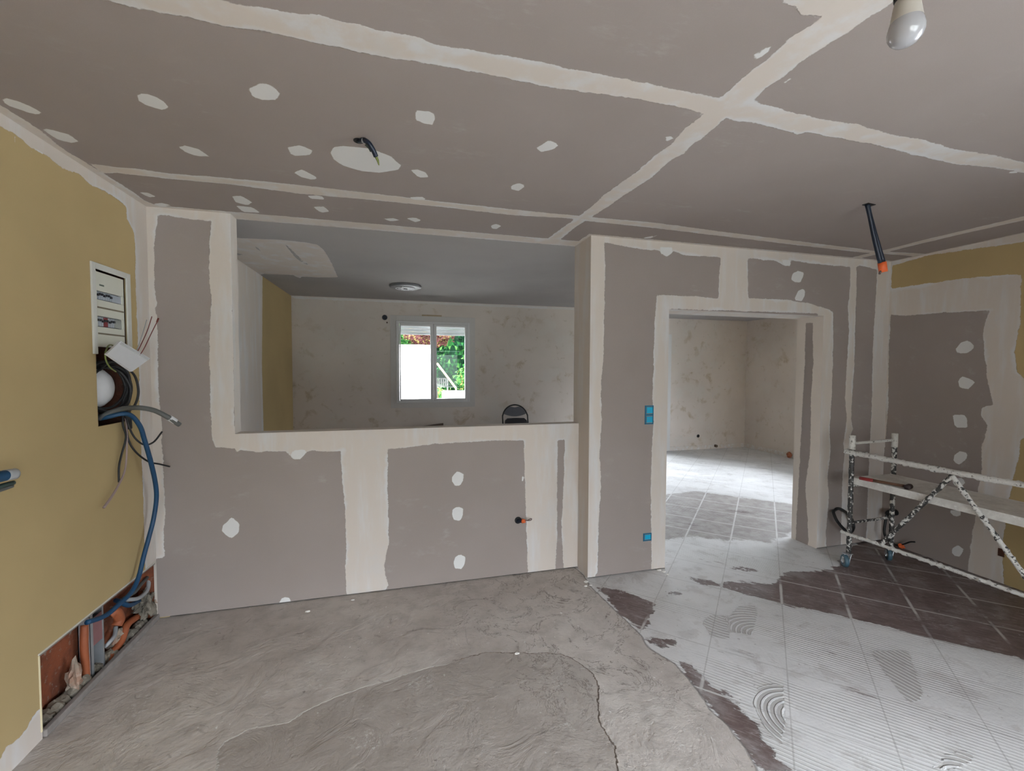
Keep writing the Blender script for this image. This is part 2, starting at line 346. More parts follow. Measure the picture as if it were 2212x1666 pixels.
# floor: concrete patch, diagonal tiles under combed adhesive
FK = ('conc', 'bare', 'lev', 'comb', 'ring', 'dust')
def floormat():
    m = N('tiled_and_cement_floor'); A = {k: m.attr(k) for k in FK}
    sep = m.t.nodes.new('ShaderNodeSeparateXYZ'); m.set(sep.inputs[0], m.co); X, Y = sep.outputs[0], sep.outputs[1]
    big, mid, fine, vf = m.noise(1.7, 4, .6), m.noise(9, 5, .65), m.noise(48, 4, .65), m.noise(190, 3, .6)
    wob = m.math('ADD', m.math('MULTIPLY', m.math('SUBTRACT', m.noise(7, 5, .7), .5), .10), m.math('MULTIPLY', m.math('SUBTRACT', fine, .5), .02))
    # tile joints
    def joint(e, off):
        u = m.math('DIVIDE', m.math('SUBTRACT', e, off), .517)
        f = m.math('FRACT', m.math('ADD', u, .5)); return m.math('MULTIPLY', m.math('ABSOLUTE', m.math('SUBTRACT', f, .5)), .3656)
    wj = m.math('MULTIPLY', m.math('SUBTRACT', m.noise(14, 3), .5), .006)
    ja = m.math('ADD', joint(m.math('ADD', X, Y), 3.66), wj); jb = m.math('ADD', joint(m.math('SUBTRACT', X, Y), .19), wj)
    jd = m.math('MINIMUM', ja, jb); jm = m.math('SUBTRACT', 1, m.step(jd, .0015, .0045))
    # along the combing direction (tile diagonal)
    rot = m.t.nodes.new('ShaderNodeVectorRotate'); rot.inputs['Angle'].default_value = math.radians(48); rot.rotation_type = 'Z_AXIS'
    m.set(rot.inputs['Vector'], m.co); rs = m.scale(rot.outputs[0], (.10, 1, 1)); rs2 = m.scale(rot.outputs[0], (.25, 1, 1))
    sepr = m.t.nodes.new('ShaderNodeSeparateXYZ'); m.set(sepr.inputs[0], rot.outputs[0])
    combn = m.noise(3.2, 3, .6, rs2)
    wv = m.math('SINE', m.math('MULTIPLY', m.math('ADD', sepr.outputs[1], m.math('MULTIPLY', m.noise(1.3, 2), .05)), 2*PI/.021))
    wv = m.mixf(m.step(combn, .45, .58), .55, m.step(wv, -.4, .6))
    ringw = m.math('SINE', m.math('MULTIPLY', A['ring'], 2*PI/.027)); ringm = m.step(m.math('ADD', A['comb'], m.math('MULTIPLY', wob, .5)), -.003, .008)
    ridge = m.mixf(ringm, wv, m.step(ringw, -.1, .7))
    # coverage of the grey adhesive
    bare = m.math('ADD', m.math('ADD', A['bare'], wob), m.math('MULTIPLY', m.math('SUBTRACT', m.noise(11, 5, .7, rs2), .5), .16)); mbare = m.step(bare, -.004, .008)
    chips = m.math('MULTIPLY', m.step(m.noise(6, 6, .72, rs2), .625, .65), m.step(m.noise(1.5, 3), .42, .60))
    mbare = m.math('MAXIMUM', mbare, m.math('MULTIPLY', chips, .8))
    tile = m.mix(m.step(mid, .3, .7), (.105, .068, .062), (.165, .120, .112)); tile = m.mix(m.math('MULTIPLY', m.step(m.noise(75, 5, .7, rs), .50, .68), .35), tile, (.42, .40, .39))
    tile = m.mix(m.math('MULTIPLY', m.step(m.noise(4, 5, .7), .50, .70), .5), tile, (.36, .34, .33))
    tile = m.mix(m.math('MULTIPLY', m.step(m.noise(33, 4, .7), .66, .72), .7), tile, (.55, .54, .53))
    sc_ = m.noise(7, 4, .6, rs2, dist=2.2); scr = m.math('SUBTRACT', 1, m.step(m.math('ABSOLUTE', m.math('SUBTRACT', sc_, .5)), .002, .012))
    tile = m.mix(m.math('MULTIPLY', m.math('MULTIPLY', scr, m.step(m.noise(2.3, 3), .42, .58)), .5), tile, (.50, .48, .47))
    jw = m.math('MULTIPLY', m.math('SUBTRACT', 1, m.step(ja, .003, .008)), m.step(m.noise(2.6, 4, .7), .30, .46)); jv = m.math('MULTIPLY', m.math('SUBTRACT', 1, m.step(jb, .003, .012)), m.step(m.noise(2.2, 4, .6), .42, .56))
    tile = m.mix(m.math('MULTIPLY', m.math('MAXIMUM', jw, jv), .85), tile, (.58, .57, .55))
    adh = m.mix(m.step(big, .35, .65), (.60, .59, .585), (.68, .675, .67)); adh = m.mix(m.math('MULTIPLY', m.step(mid, .45, .7), .30), adh, (.37, .36, .35))
    adh = m.mix(m.math('MULTIPLY', ridge, .45), m.mix(.25, adh, (.30, .28, .27)), (.76, .755, .75))  # shading put into the colour: ridges lighter, troughs darker
    adh = m.mix(m.math('MULTIPLY', m.math('MULTIPLY', ringm, m.math('SUBTRACT', 1, ridge)), .45), adh, (.28, .255, .23))  # troughs of the arc patches get extra painted shade
    adh = m.mix(m.math('MULTIPLY', jm, .45), adh, (.26, .245, .235))
    adh = m.mix(m.math('MULTIPLY', m.step(m.noise(13, 6, .75), .66, .70), .6), adh, (.22, .20, .19))
    adh = m.mix(m.math('MULTIPLY', m.step(m.noise(24, 6, .75, rs2), .60, .68), .5), adh, (.25, .225, .215))
    dusty = m.mix(m.step(mid, .35, .65), (.27, .24, .225), (.36, .335, .315)); dusty = m.mix(m.math('MULTIPLY', m.math('SUBTRACT', 1, m.step(jd, .003, .010)), .8), dusty, (.62, .61, .60))
    adh = m.mix(m.step(m.math('ADD', A['dust'], m.math('MULTIPLY', wob, 2.5)), -.02, .03), adh, dusty)
    adh = m.mix(m.math('MULTIPLY', m.step(m.noise(4.5, 6, .72, dist=.5), .55, .62), .32), adh, (.36, .33, .315)); adh = m.mix(m.math('MULTIPLY', m.step(m.noise(30, 3, .5), .70, .73), .6), adh, (.28, .26, .25))
    col = m.mix(mbare, adh, tile)
    h = m.mixf(mbare, m.math('ADD', .5, m.math('MULTIPLY', ridge, m.mixf(ringm, .5, 1.1))), 0)
    # concrete
    conc = m.mix(m.step(big, .3, .7), (.43, .385, .350), (.53, .49, .452)); conc = m.mix(m.math('MULTIPLY', m.step(mid, .40, .72), .55), conc, (.315, .280, .250))
    conc = m.mix(m.math('MULTIPLY', m.step(m.noise(22, 6, .75), .60, .76), .45), conc, (.56, .54, .51))
    conc = m.mix(m.math('MULTIPLY', m.step(vf, .60, .8), .35), conc, (.26, .235, .215))
    conc = m.mix(m.math('MULTIPLY', m.step(m.noise(40, 2, .4), .735, .76), .9), conc, (.68, .67, .65))
    lev = m.math('ADD', A['lev'], m.math('MULTIPLY', wob, .6)); ml = m.step(lev, -.002, .006)
    conc = m.mix(m.math('MULTIPLY', ml, .45), conc, m.mix(m.noise(5, 4), (.200, .166, .142), (.262, .226, .198)))
    edge = m.math('SUBTRACT', 1, m.step(m.math('ABSOLUTE', lev), .001, .005))
    conc = m.mix(m.math('MULTIPLY', edge, .8), conc, m.mix(m.step(X, .15, .35), (.42, .39, .35), (.085, .050, .032)))
    fl = m.noise(3.4, 6, .68, dist=.8); crk = m.math('SUBTRACT', 1, m.step(m.math('ABSOLUTE', m.math('SUBTRACT', fl, .5)), .001, .010))
    crk = m.math('MULTIPLY', crk, m.step(m.math('SUBTRACT', m.noise(1.1, 2), m.math('MULTIPLY', m.step(X, -.2, .9), -.22)), .52, .66))
    flaky = m.math('MULTIPLY', m.step(X, .15, .6), m.step(Y, 1.5, 2.0)); crk = m.math('MULTIPLY', crk, m.math('ADD', .2, m.math('MULTIPLY', flaky, .8)))
    conc = m.mix(m.math('MULTIPLY', crk, .75), conc, (.13, .105, .088))
    conc = m.mix(m.math('MULTIPLY', m.math('MULTIPLY', m.step(m.noise(3.7, 2), .60, .70), m.step(m.noise(55, 5, .75), .50, .62)), .6), conc, (.62, .61, .585))
    conc = m.mix(m.math('MULTIPLY', m.step(m.noise(8.5, 5, .7, dist=1.2), .60, .68), .5), conc, (.235, .205, .182))
    conc = m.mix(m.math('MULTIPLY', m.step(m.noise(19, 3, .6), .70, .73), .7), conc, (.17, .145, .128))
    cw = m.math('ADD', A['conc'], m.math('MULTIPLY', wob, .35)); mcn = m.step(cw, -.003, .004)
    rim = m.math('SUBTRACT', 1, m.step(m.math('ABSOLUTE', cw), .002, .009))
    col = m.mix(mcn, col, conc); col = m.mix(m.math('MULTIPLY', rim, .6), col, (.13, .11, .10))
    hc = m.math('ADD', m.math('MULTIPLY', m.step(fl, .44, .56), .22), m.math('ADD', m.math('MULTIPLY', ml, -.4), m.math('MULTIPLY', mid, .8)))
    h = m.mixf(mcn, h, m.math('ADD', hc, .6)); h = m.math('ADD', h, m.math('MULTIPLY', fine, .35))
    nrm = m.bump(h, .008, .9)
    ro = m.mixf(mcn, m.mixf(mbare, .62, .42), .72); ro = m.math('ADD', ro, m.math('MULTIPLY', m.math('SUBTRACT', fine, .5), .3))
    return m.pbr(col, ro, 0, nrm, Specular_IOR_Level=.5)
FLOORM = floormat()

# ------------------------------------------------------------------ setting: floor
Z0 = lambda c, p: P(c, p, 2, 0.0)
conc_poly = Z0('', [(1262, 1246), (1277, 1268), (1342, 1332), (1385, 1373), (1395, 1395), (1419, 1412), (1457, 1433), (1486, 1467), (1515, 1505),
                    (1534, 1534), (1572, 1568), (1606, 1611), (1635, 1659)]) + [np.array(q) for q in
            [(.80, .55, 0), (.75, -3.9, 0), (-1.7, -3.9, 0), (-1.7, 3.09, 0), (1.32, 3.09, 0)]]
bare = [Z0('f', [(285, 250), (400, 262), (480, 285), (555, 312), (535, 370), (512, 430), (480, 442), (380, 345)]),
        Z0('f', [(842, 250), (880, 215), (1000, 230), (1105, 235), (1120, 192), (1190, 170), (1300, 178), (1350, 170), (1385, 140), (1440, 60), (1540, -20), (2300, -20),
                 (2300, 590), (2212, 572), (2100, 550), (1950, 520), (1800, 480), (1600, 430), (1420, 385), (1250, 352), (1120, 322), (1000, 290)]),
        [np.array(q) for q in ((3.2, 1.46, 0), (3.6, 1.12, 0), (4.3, .42, 0), (4.3, 2.9, 0), (3.4, 2.6, 0))],
        Z0('f', [(520, 475), (640, 480), (660, 505), (570, 510)]), Z0('f', [(600, 268), (660, 268), (700, 290), (610, 285)]),
        Z0('f', [(710, 205), (780, 215), (850, 235), (840, 248), (760, 232)]), Z0('f', [(890, 145), (1010, 172), (1015, 180), (900, 162)]),
        Z0('f', [(640, 590), (690, 585), (780, 650), (800, 690), (930, 770), (975, 815), (1020, 880), (1050, 930), (1090, 1000), (1160, 1075), (1040, 1075), (930, 930), (880, 865), (800, 790), (760, 730), (700, 655)])]
lev = [Z0('', [(468, 1634), (478, 1607), (538, 1574), (620, 1561), (674, 1525), (750, 1496), (900, 1450), (1050, 1410), (1208, 1412), (1260, 1436), (1280, 1457), (1293, 1481),
               (1289, 1515), (1299, 1572), (1328, 1611), (1340, 1680)]) + [np.array((.45, .2, 0)), np.array((-.4, .2, 0)), np.array((-.42, 1.0, 0))]]
combs = [([(762, 400), (800, 370), (870, 375), (900, 430), (880, 480), (800, 475)], (880, 330)), ([(875, 390), (930, 330), (1005, 330), (1010, 400), (990, 465), (900, 450), (870, 430)], (1040, 470)),
         ([(985, 760), (1020, 700), (1080, 680), (1140, 690), (1130, 790), (1130, 980), (1090, 940), (1040, 880), (1010, 810)], (1230, 850)),
         ([(1518, 530), (1690, 530), (1755, 700), (1752, 765), (1690, 765), (1600, 660)], (2300, 330)), ([(1800, 1070), (1850, 1000), (1980, 975), (1990, 1020), (1900, 1075)], (1990, 1150))]
combp = [Z0('f', c[0]) for c in combs]; combc = [Z0('f', [c[1]])[0][:2] for c in combs]
def ringfn(p):
    best = np.full(len(p), -9.); r = np.zeros(len(p))
    for pl, c in zip(combp, combc):
        d = sdf(p[:, :2], [[q[:2] for q in pl]]); k = d > best; best = np.where(k, d, best)
        r = np.where(k, np.hypot(p[:, 0]-c[0], p[:, 1]-c[1]), r)
    return r
fl = Shell(FK)
fl.panel((-1.6, -3.8, 0), (1, 0, 0), (0, 1, 0), 8.5, 11.15, .025, masks=dict(conc=[conc_poly], bare=bare, lev=lev, comb=combp, dust=[Z0('', [(1380, 1075), (1500, 1060), (1600, 1075), (1720, 1090), (1720, 1150), (1660, 1172), (1560, 1166), (1490, 1160), (1400, 1172)])]), extra=dict(ring=ringfn))
fl.box((-1.6, -3.8, -.15), (6.9, 7.35, -.001), dict(conc=1))
fl.build('floor', FLOORM)

# ------------------------------------------------------------------ setting: main ceiling
ZC = lambda c, p: P(c, p, 2, H)
xL, yF, xJ, yF2, xR, yO = V['xL'], V['yF'], V['xJ'], V['yF2'], V['xR'], V['yO']
rect = lambda x0, y0, x1, y1: [np.array(q) for q in ((x0, y0, H), (x1, y0, H), (x1, y1, H), (x0, y1, H))]
main_low = [(225, 0), (330, 25), (420, 42), (490, 58), (560, 66), (680, 93), (800, 119), (900, 135), (980, 148), (1040, 160), (1106, 172), (1200, 192), (1300, 205), (1400, 218),
            (1510, 243), (1545, 258), (1568, 256), (1590, 262), (1640, 268), (1710, 287), (1722, 292), (1740, 286), (1800, 297), (1900, 315), (1960, 332), (2060, 355), (2140, 362), (2212, 374), (2330, 394)]
main_up = [(2330, 368), (2212, 350), (2150, 336), (2060, 322), (1990, 300), (1930, 292), (1850, 268), (1800, 262), (1700, 240), (1620, 215), (1560, 212), (1480, 197), (1400, 180), (1320, 165), (1230, 148),
           (1176, 135), (1106, 122), (1040, 112), (950, 98), (900, 79), (820, 65), (750, 48), (690, 32), (640, 30), (600, 22), (490, 3), (480, 0), (330, -40), (100, -100), (-60, -60)]
cross = [(1165, 0), (1165, 20), (1230, 30), (1245, 62), (1340, 75), (1200, 165), (1110, 250), (1000, 330), (900, 425), (830, 490), (740, 560), (690, 620), (620, 670), (540, 740), (470, 790),
         (400, 840), (340, 895), (300, 925), (230, 975), (155, 1030), (130, 1050), (190, 1055), (215, 1030), (270, 985), (340, 940), (420, 890), (500, 835), (600, 770), (690, 690), (740, 665), (775, 630), (830, 590), (880, 550),
         (925, 510), (1045, 430), (1100, 380), (1180, 330), (1270, 250), (1370, 190), (1470, 130), (1530, 80), (1640, 15), (1700, -40), (1600, -80), (1300, -60)]
side = [(360, 374), (302, 365), (244, 360), (190, 353), (223, 375), (252, 374), (360, 386), (500, 399), (650, 419), (800, 432), (950, 447), (1106, 465), (1231, 472), (1261, 477), (1406, 492),
        (1556, 510), (1731, 531), (1856, 545), (1956, 552), (2030, 562), (2030, 552), (1981, 547), (1886, 542), (1856, 537), (1731, 522), (1556, 500), (1416, 481), (1276, 469), (1106, 452), (950, 435), (800, 417), (650, 400), (500, 385)]
wside = [(1841, 556), (1892, 544), (1928, 536), (2000, 517), (2090, 496), (2212, 467), (2400, 424), (2400, 434), (2212, 476), (2090, 503), (2000, 524), (1930, 541), (1850, 560)]
leftc = [(0, 226), (25, 242), (59, 262), (91, 284), (143, 326), (190, 353), (223, 375), (269, 402), (311, 432), (345, 447), (300, 450), (0, 262), (-300, 70), (-280, 30)]
cm = [ZC('', main_low+main_up), ZC('h', cross), ZC('', side), ZC('', wside), ZC('', leftc), rect(xL, yF-.035, xJ+.0, yO), rect(xJ-.03, yF2-.03, xR, yO), rect(xR-.03, -2.6, xR+.1, yO), rect(3.1, 1.352, xR, 1.432), rect(3.775, -2.6, 3.87, 1.54),
      rect(xL-.1, -3.7, xL+.05, 2.), [np.array((x, y, H)) for x, y in ((xL, -1.25), (xR, -1.2), (xR, -1.33), (xL, -1.38))]]
G = lambda p: ZC('g', p)
spots_c = [G([(10, 428), (30, 424), (95, 442), (180, 484), (165, 495), (140, 494), (20, 450)]), G([(185, 560), (205, 555), (300, 582), (340, 612), (305, 618), (240, 600)]),
           G([(594, 412), (620, 400), (700, 428), (730, 465), (700, 476), (640, 460), (600, 440)]), G([(1070, 383), (1135, 355), (1180, 372), (1213, 406), (1190, 432), (1120, 434), (1090, 415)]),
           G([(768, 634), (800, 628), (860, 645), (906, 676), (850, 676), (800, 658)]), G([(1242, 636), (1300, 627), (1356, 654), (1335, 672), (1258, 674)]),
           G([(1267, 745), (1305, 732), (1376, 770), (1350, 777), (1300, 765)]), G([(1428, 660), (1440, 635), (1480, 630), (1600, 642), (1690, 675), (1734, 715), (1720, 735), (1640, 747), (1560, 740), (1480, 715), (1440, 690)]),
           G([(1772, 735), (1800, 730), (1840, 745), (1852, 766), (1810, 768)]), G([(1795, 476), (1870, 482), (1880, 510), (1868, 542), (1797, 524)]),
           G([(1000, 848), (1040, 845), (1092, 875), (1070, 888), (1020, 875)]), G([(1352, 893), (1400, 892), (1424, 915), (1385, 920)]), G([(1652, 945), (1700, 943), (1728, 952), (1690, 957)]),
           G([(1752, 943), (1795, 940), (1824, 953), (1795, 960)]), G([(2120, 975), (2140, 967), (2168, 975), (2145, 990), (2125, 988)]), G([(1018, 888), (1090, 895), (1125, 920), (1050, 916)]),
           G([(600, 830), (640, 833), (676, 850), (640, 853)]), G([(1325, 845), (1390, 845), (1405, 862), (1345, 860)]), G([(1770, 852), (1830, 850), (1845, 864), (1780, 864)]), G([(660, 880), (700, 877), (745, 888), (700, 893)]),
           ZC('h', [(103, 640), (160, 605), (206, 624), (180, 645), (125, 658)]), ZC('h', [(0, 800), (30, 790), (60, 803), (30, 826), (0, 820), (-8, 812)]), ZC('h', [(565, 1027), (628, 1016), (600, 1030), (575, 1032)]),
           ZC('h', [(1035, 265), (1045, 235), (1110, 195), (1133, 205), (1080, 245)]), ZC('h', [(965, 320), (985, 302), (990, 312), (972, 325)]), ZC('h', [(1168, 350), (1185, 340), (1222, 338), (1200, 355), (1175, 360)]),
           ZC('h', [(655, 595), (685, 585), (700, 600), (670, 614)]), ZC('h', [(1170, 565), (1225, 560), (1240, 580), (1215, 575)]), ZC('h', [(2120, 745), (2180, 738), (2212, 744), (2150, 750)])]
ce = Shell()
ce.panel((xL, V['yN'], H), (0, 1, 0), (1, 0, 0), yO-V['yN'], xR-xL, .02, masks=dict(cmp=cm, spot=spots_c), const=dict(brd=1))
ce.box((xL-.3, V['yN']-.3, H+.002), (xR+.3, yO, H+.2), dict(brd=1))
ce.build('ceiling', MAT_BOARD)

# ------------------------------------------------------------------ setting: front wall with the wide pass-through opening
YF = lambda c, p: P(c, p, 1, yF)
F1 = YF('', [(280, 430), (345, 440), (341, 465), (340, 487), (335, 505), (334, 546), (333, 619), (339, 655), (336, 666), (340, 682), (341, 740), (344, 854), (349, 922), (352, 982), (354, 1014),
             (357, 1120), (355, 1150), (355, 1206), (300, 1212)])
F2 = YF('', [(280, 430), (520, 440), (500, 480), (456, 478), (415, 474), (371, 467), (341, 465), (290, 462)])
F3 = YF('', [(455, 440), (455, 478), (452, 528), (451, 583), (452, 619), (457, 644), (454, 698), (450, 786), (454, 798), (453, 854), (457, 942), (465, 967), (508, 970), (510, 979), (517, 973), (553, 977),
             (616, 975), (628, 986), (635, 993), (650, 993), (662, 977), (675, 973), (698, 977), (736, 975), (738, 1029), (745, 1097), (748, 1187), (745, 1224), (748, 1282), (760, 1300), (830, 1290), (829, 1280), (840, 1264),
             (833, 1242), (831, 1219), (840, 1169), (838, 1061), (838, 970), (879, 968), (933, 960), (1001, 956), (1069, 952), (1131, 952), (1134, 1061), (1137, 1151), (1140, 1238), (1150, 1250), (1200, 1245), (1200, 1228),
             (1204, 1151), (1204, 1016), (1205, 952), (1219, 950), (1218, 1038), (1212, 1129), (1215, 1196), (1218, 1240), (1262, 1240), (1262, 900), (507, 925), (500, 440)])
fs = [YF('c3', q) for q in ([(400, 565), (445, 525), (482, 555), (478, 600), (440, 628), (412, 610), (395, 590)], [(1495, 335), (1522, 305), (1553, 320), (1550, 350), (1535, 375), (1510, 375), (1496, 355)],
      [(1500, 485), (1525, 475), (1550, 485), (1548, 520), (1535, 545), (1505, 540), (1495, 515)], [(1512, 715), (1535, 703), (1563, 715), (1555, 755), (1540, 775), (1510, 770), (1503, 745)],
      [(668, 938), (680, 912), (700, 906), (722, 912), (727, 938)], [(722, 235), (735, 205), (790, 200), (800, 215), (775, 250), (740, 250)])]
xO, zO = V['xO'], V['zO']
fs += [YF('', q) for q in ([(346, 1172), (352, 1174), (350, 1178)], [(888, 1176), (892, 1178), (890, 1184)], [(1126, 1028), (1132, 1030), (1130, 1040), (1127, 1040)])]
fw_ = Shell()
fw_.panel((xL, yF, .007), (1, 0, 0), (0, 0, 1), xJ-xL, H-.007, .015, holes=[(xO-xL, xJ-xL, zO-.007, H)], masks=dict(cmp=[F1, F2, F3], spot=fs), const=dict(brd=1))
fw_.panel((xO, yF, zO), (0, 1, 0), (0, 0, 1), yO-yF, H-zO, .05, const=dict(cmp=.06, brd=1))      # left jamb
fw_.panel((xO, yF, zO), (1, 0, 0), (0, 1, 0), xJ-xO, yO-yF, .05, const=dict(cmp=.06, brd=1))      # top of the half wall
fw_.panel((xJ, yO, 0), (-1, 0, 0), (0, 0, 1), xJ-xL, H, .3, holes=[(0, xJ-xO, zO, H)], const=dict(brd=1))
fw_.quad([(xL, yF+.012, 0), (xJ, yF+.012, 0), (xJ, yF+.012, .03), (xL, yF+.012, .03)], m=1)  # near-black strip standing in for the shade in the floor gap
fw_.build('wall_front', [MAT_BOARD, DARKHOLE])

# thicker wall beside it, with the doorway
Y2 = lambda c, p: P(c, p, 1, yF2)
W1 = Y2('c4', [(120, -20), (225, -20), (220, 55), (225, 170), (222, 300), (218, 430), (218, 550), (205, 700), (208, 850), (200, 1000), (205, 1150), (195, 1300), (190, 1535), (180, 1548), (175, 1580), (120, 1580)])
W2 = Y2('', [(1260, 490), (1306, 525), (1338, 530), (1367, 536), (1396, 540), (1425, 541), (1428, 549), (1439, 554), (1451, 549), (1452, 542), (1480, 552), (1556, 556), (1616, 558), (1651, 562), (1675, 564), (1694, 574), (1706, 575),
             (1709, 563), (1752, 570), (1836, 577), (1852, 577), (1858, 574), (1895, 583), (1940, 590), (1940, 540), (1600, 500), (1270, 470)])
W3 = Y2('c4', [(745, 90), (742, 130), (735, 200), (732, 302), (640, 292), (455, 285), (445, 400), (440, 600), (435, 750), (440, 870), (432, 1000), (428, 1150), (430, 1300), (432, 1530), (520, 1530), (520, 350), (1180, 370), (1150, 1440),
                (1218, 1440), (1218, 1350), (1230, 1200), (1225, 1100), (1238, 1000), (1235, 900), (1245, 700), (1250, 500), (1250, 365), (1230, 350), (1150, 325), (1050, 308), (950, 303), (868, 300), (866, 200), (865, 90)])
W4 = Y2('c4', [(1325, 130), (1325, 250), (1315, 350), (1320, 450), (1310, 600), (1302, 750), (1310, 850), (1295, 950), (1300, 1000), (1290, 1120), (1288, 1250), (1282, 1440), (1316, 1440), (1325, 1060), (1325, 930), (1340, 890),
                (1330, 850), (1335, 750), (1345, 600), (1350, 400), (1355, 250), (1355, 130)])
W5 = Y2('', [(1896, 560), (1895, 581), (1892, 631), (1889, 682), (1885, 760), (1883, 880), (1880, 933), (1875, 1038), (1872, 1144), (1868, 1180), (1960, 1200), (1960, 560)])
s2 = [Y2('cor', q) for q in ([(430, 660), (500, 625), (575, 650), (565, 700), (530, 780), (450, 770), (405, 740)], [(500, 880), (560, 855), (590, 880), (585, 950), (545, 1020), (470, 1010), (455, 980)])]
s2 += [Y2('c4', [(470, 70), (525, 72), (525, 100), (500, 113), (475, 100)]), Y2('', [(1687, 560), (1707, 562), (1708, 574), (1695, 575)])]
xD1, zD, xD2, yD = V['xD1'], V['zD'], V['xD2'], V['yD']
stripe = P('c4', [(1125, 412), (1160, 410), (1158, 500), (1160, 600), (1150, 750), (1150, 850), (1145, 1000), (1125, 1150), (1135, 1300), (1140, 1450), (1078, 1450), (1080, 1380), (1090, 1200), (1100, 1000), (1110, 800), (1120, 600)], 0, xD2)
jstripe = P('j', [(545, 520), (592, 520), (575, 1000), (562, 1666), (560, 2600), (545, 4200), (535, 4200), (545, 2600), (542, 1666), (548, 900)], 0, xJ)
wd = Shell()
wd.panel((xJ, yF2, .007), (1, 0, 0), (0, 0, 1), xR-xJ, H-.007, .015, holes=[(xD1-xJ, xD2-xJ, -1, zD-.007)], masks=dict(cmp=[W1, W2, W3, W4, W5], spot=s2), const=dict(brd=1))
wd.panel((xJ, yO, 0), (0, -1, 0), (0, 0, 1), yO-yF2, H, .015, const=dict(cmp=.06), masks=dict(brd=[jstripe]), m=1)          # side facing left
wd.panel((xD2, yD, 0), (0, -1, 0), (0, 0, 1), yD-yF2, zD, .015, const=dict(cmp=-1), masks=dict(brd=[stripe]), m=1)      # right reveal
wd.panel((xD1, yF2, 0), (0, 1, 0), (0, 0, 1), yD-yF2, zD, .05, const=dict(cmp=.06, brd=1))
wd.panel((xD1, yD, zD), (1, 0, 0), (0, -1, 0), xD2-xD1, yD-yF2, .05, const=dict(cmp=.02, brd=1))
wd.panel((xR+.1, yD+.0, 0), (-1, 0, 0), (0, 0, 1), xR+.1-xJ, H, .3, holes=[(xR+.1-xD2, xR+.1-xD1, 0, zD)], const=dict(brd=1))
for a, b in ((xJ, xD1), (xD2, xR)): wd.quad([(a, yF2+.012, 0), (b, yF2+.012, 0), (b, yF2+.012, .03), (a, yF2+.012, .03)], m=2)  # same dark strips, painted shade under the boards
wd.build('wall_front_right', [MAT_BOARD, MAT_COMP, DARKHOLE])

# ------------------------------------------------------------------ setting: left wall (ochre), with the two cut-outs
XL = lambda c, p: P(c, p, 0, xL)
L1 = XL('', [(-300, 60), (0, 272), (40, 295), (67, 320), (97, 333), (135, 365), (170, 375), (195, 400), (230, 415), (255, 432), (272, 447), (274, 474), (288, 498), (292, 528), (292, 601), (295, 673), (297, 720), (300, 802),
             (301, 877), (304, 945), (308, 1037), (310, 1120), (313, 1200), (314, 1240), (400, 1240), (400, 400), (250, 330), (0, 180), (-300, -100)])
L2 = XL('', [(86, 1530), (70, 1547), (58, 1574), (31, 1602), (12, 1612), (0, 1640), (-200, 1900), (-100, 1900), (60, 1760), (104, 1700), (104, 1530)])
drips = [XL('tl', [(20, 520), (60, 500), (90, 560), (60, 570)]), XL('tl', [(170, 560), (235, 570), (190, 660), (160, 740), (150, 730), (170, 640)]), XL('tl', [(390, 730), (440, 715), (550, 770), (560, 800), (480, 760), (400, 760)])]
hU = (2.587, 2.862, 1.250, 2.035); hD = (2.180, yF, 0.0, .3575)
lw = Shell()
lw.panel((xL, yF, 0), (0, -1, 0), (0, 0, 1), yF-V['yN'], H, .02, holes=[(yF-h[1], yF-h[0], h[2], h[3]) for h in (hU, hD)], masks=dict(cmp=[L1, L2], spot=drips))
for (a, b, c, d), cst in ((hU, {}), (hD, dict(cmp=.1))):
    t = xL-.014
    lw.quad([(xL, a, c), (xL, a, d), (t, a, d), (t, a, c)], cst); lw.quad([(xL, b, c), (t, b, c), (t, b, d), (xL, b, d)], cst)
    lw.quad([(xL, a, d), (xL, b, d), (t, b, d), (t, a, d)], cst); lw.quad([(xL, a, c), (t, a, c), (t, b, c), (xL, b, c)], cst)
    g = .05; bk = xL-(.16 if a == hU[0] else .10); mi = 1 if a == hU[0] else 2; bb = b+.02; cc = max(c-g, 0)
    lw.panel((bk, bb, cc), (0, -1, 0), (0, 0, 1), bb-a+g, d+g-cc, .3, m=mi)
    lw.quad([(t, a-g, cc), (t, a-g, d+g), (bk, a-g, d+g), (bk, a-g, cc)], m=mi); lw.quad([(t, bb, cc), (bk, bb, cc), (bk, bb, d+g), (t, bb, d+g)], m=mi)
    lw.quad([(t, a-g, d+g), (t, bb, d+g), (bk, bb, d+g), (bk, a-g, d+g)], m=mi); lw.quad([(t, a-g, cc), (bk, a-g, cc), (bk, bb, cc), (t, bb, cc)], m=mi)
lw.panel((xL-.2, yF+.1, 0), (0, -1, 0), (0, 0, 1), yF+.3-V['yN'], H+.1, 1)
lw.box((xL-.4, yF+.003, 0), (xL-.001, yO+.05, H+.1), m=2)
lw.build('wall_left', [MAT_YELLOW, BRICK_D, BRICK])

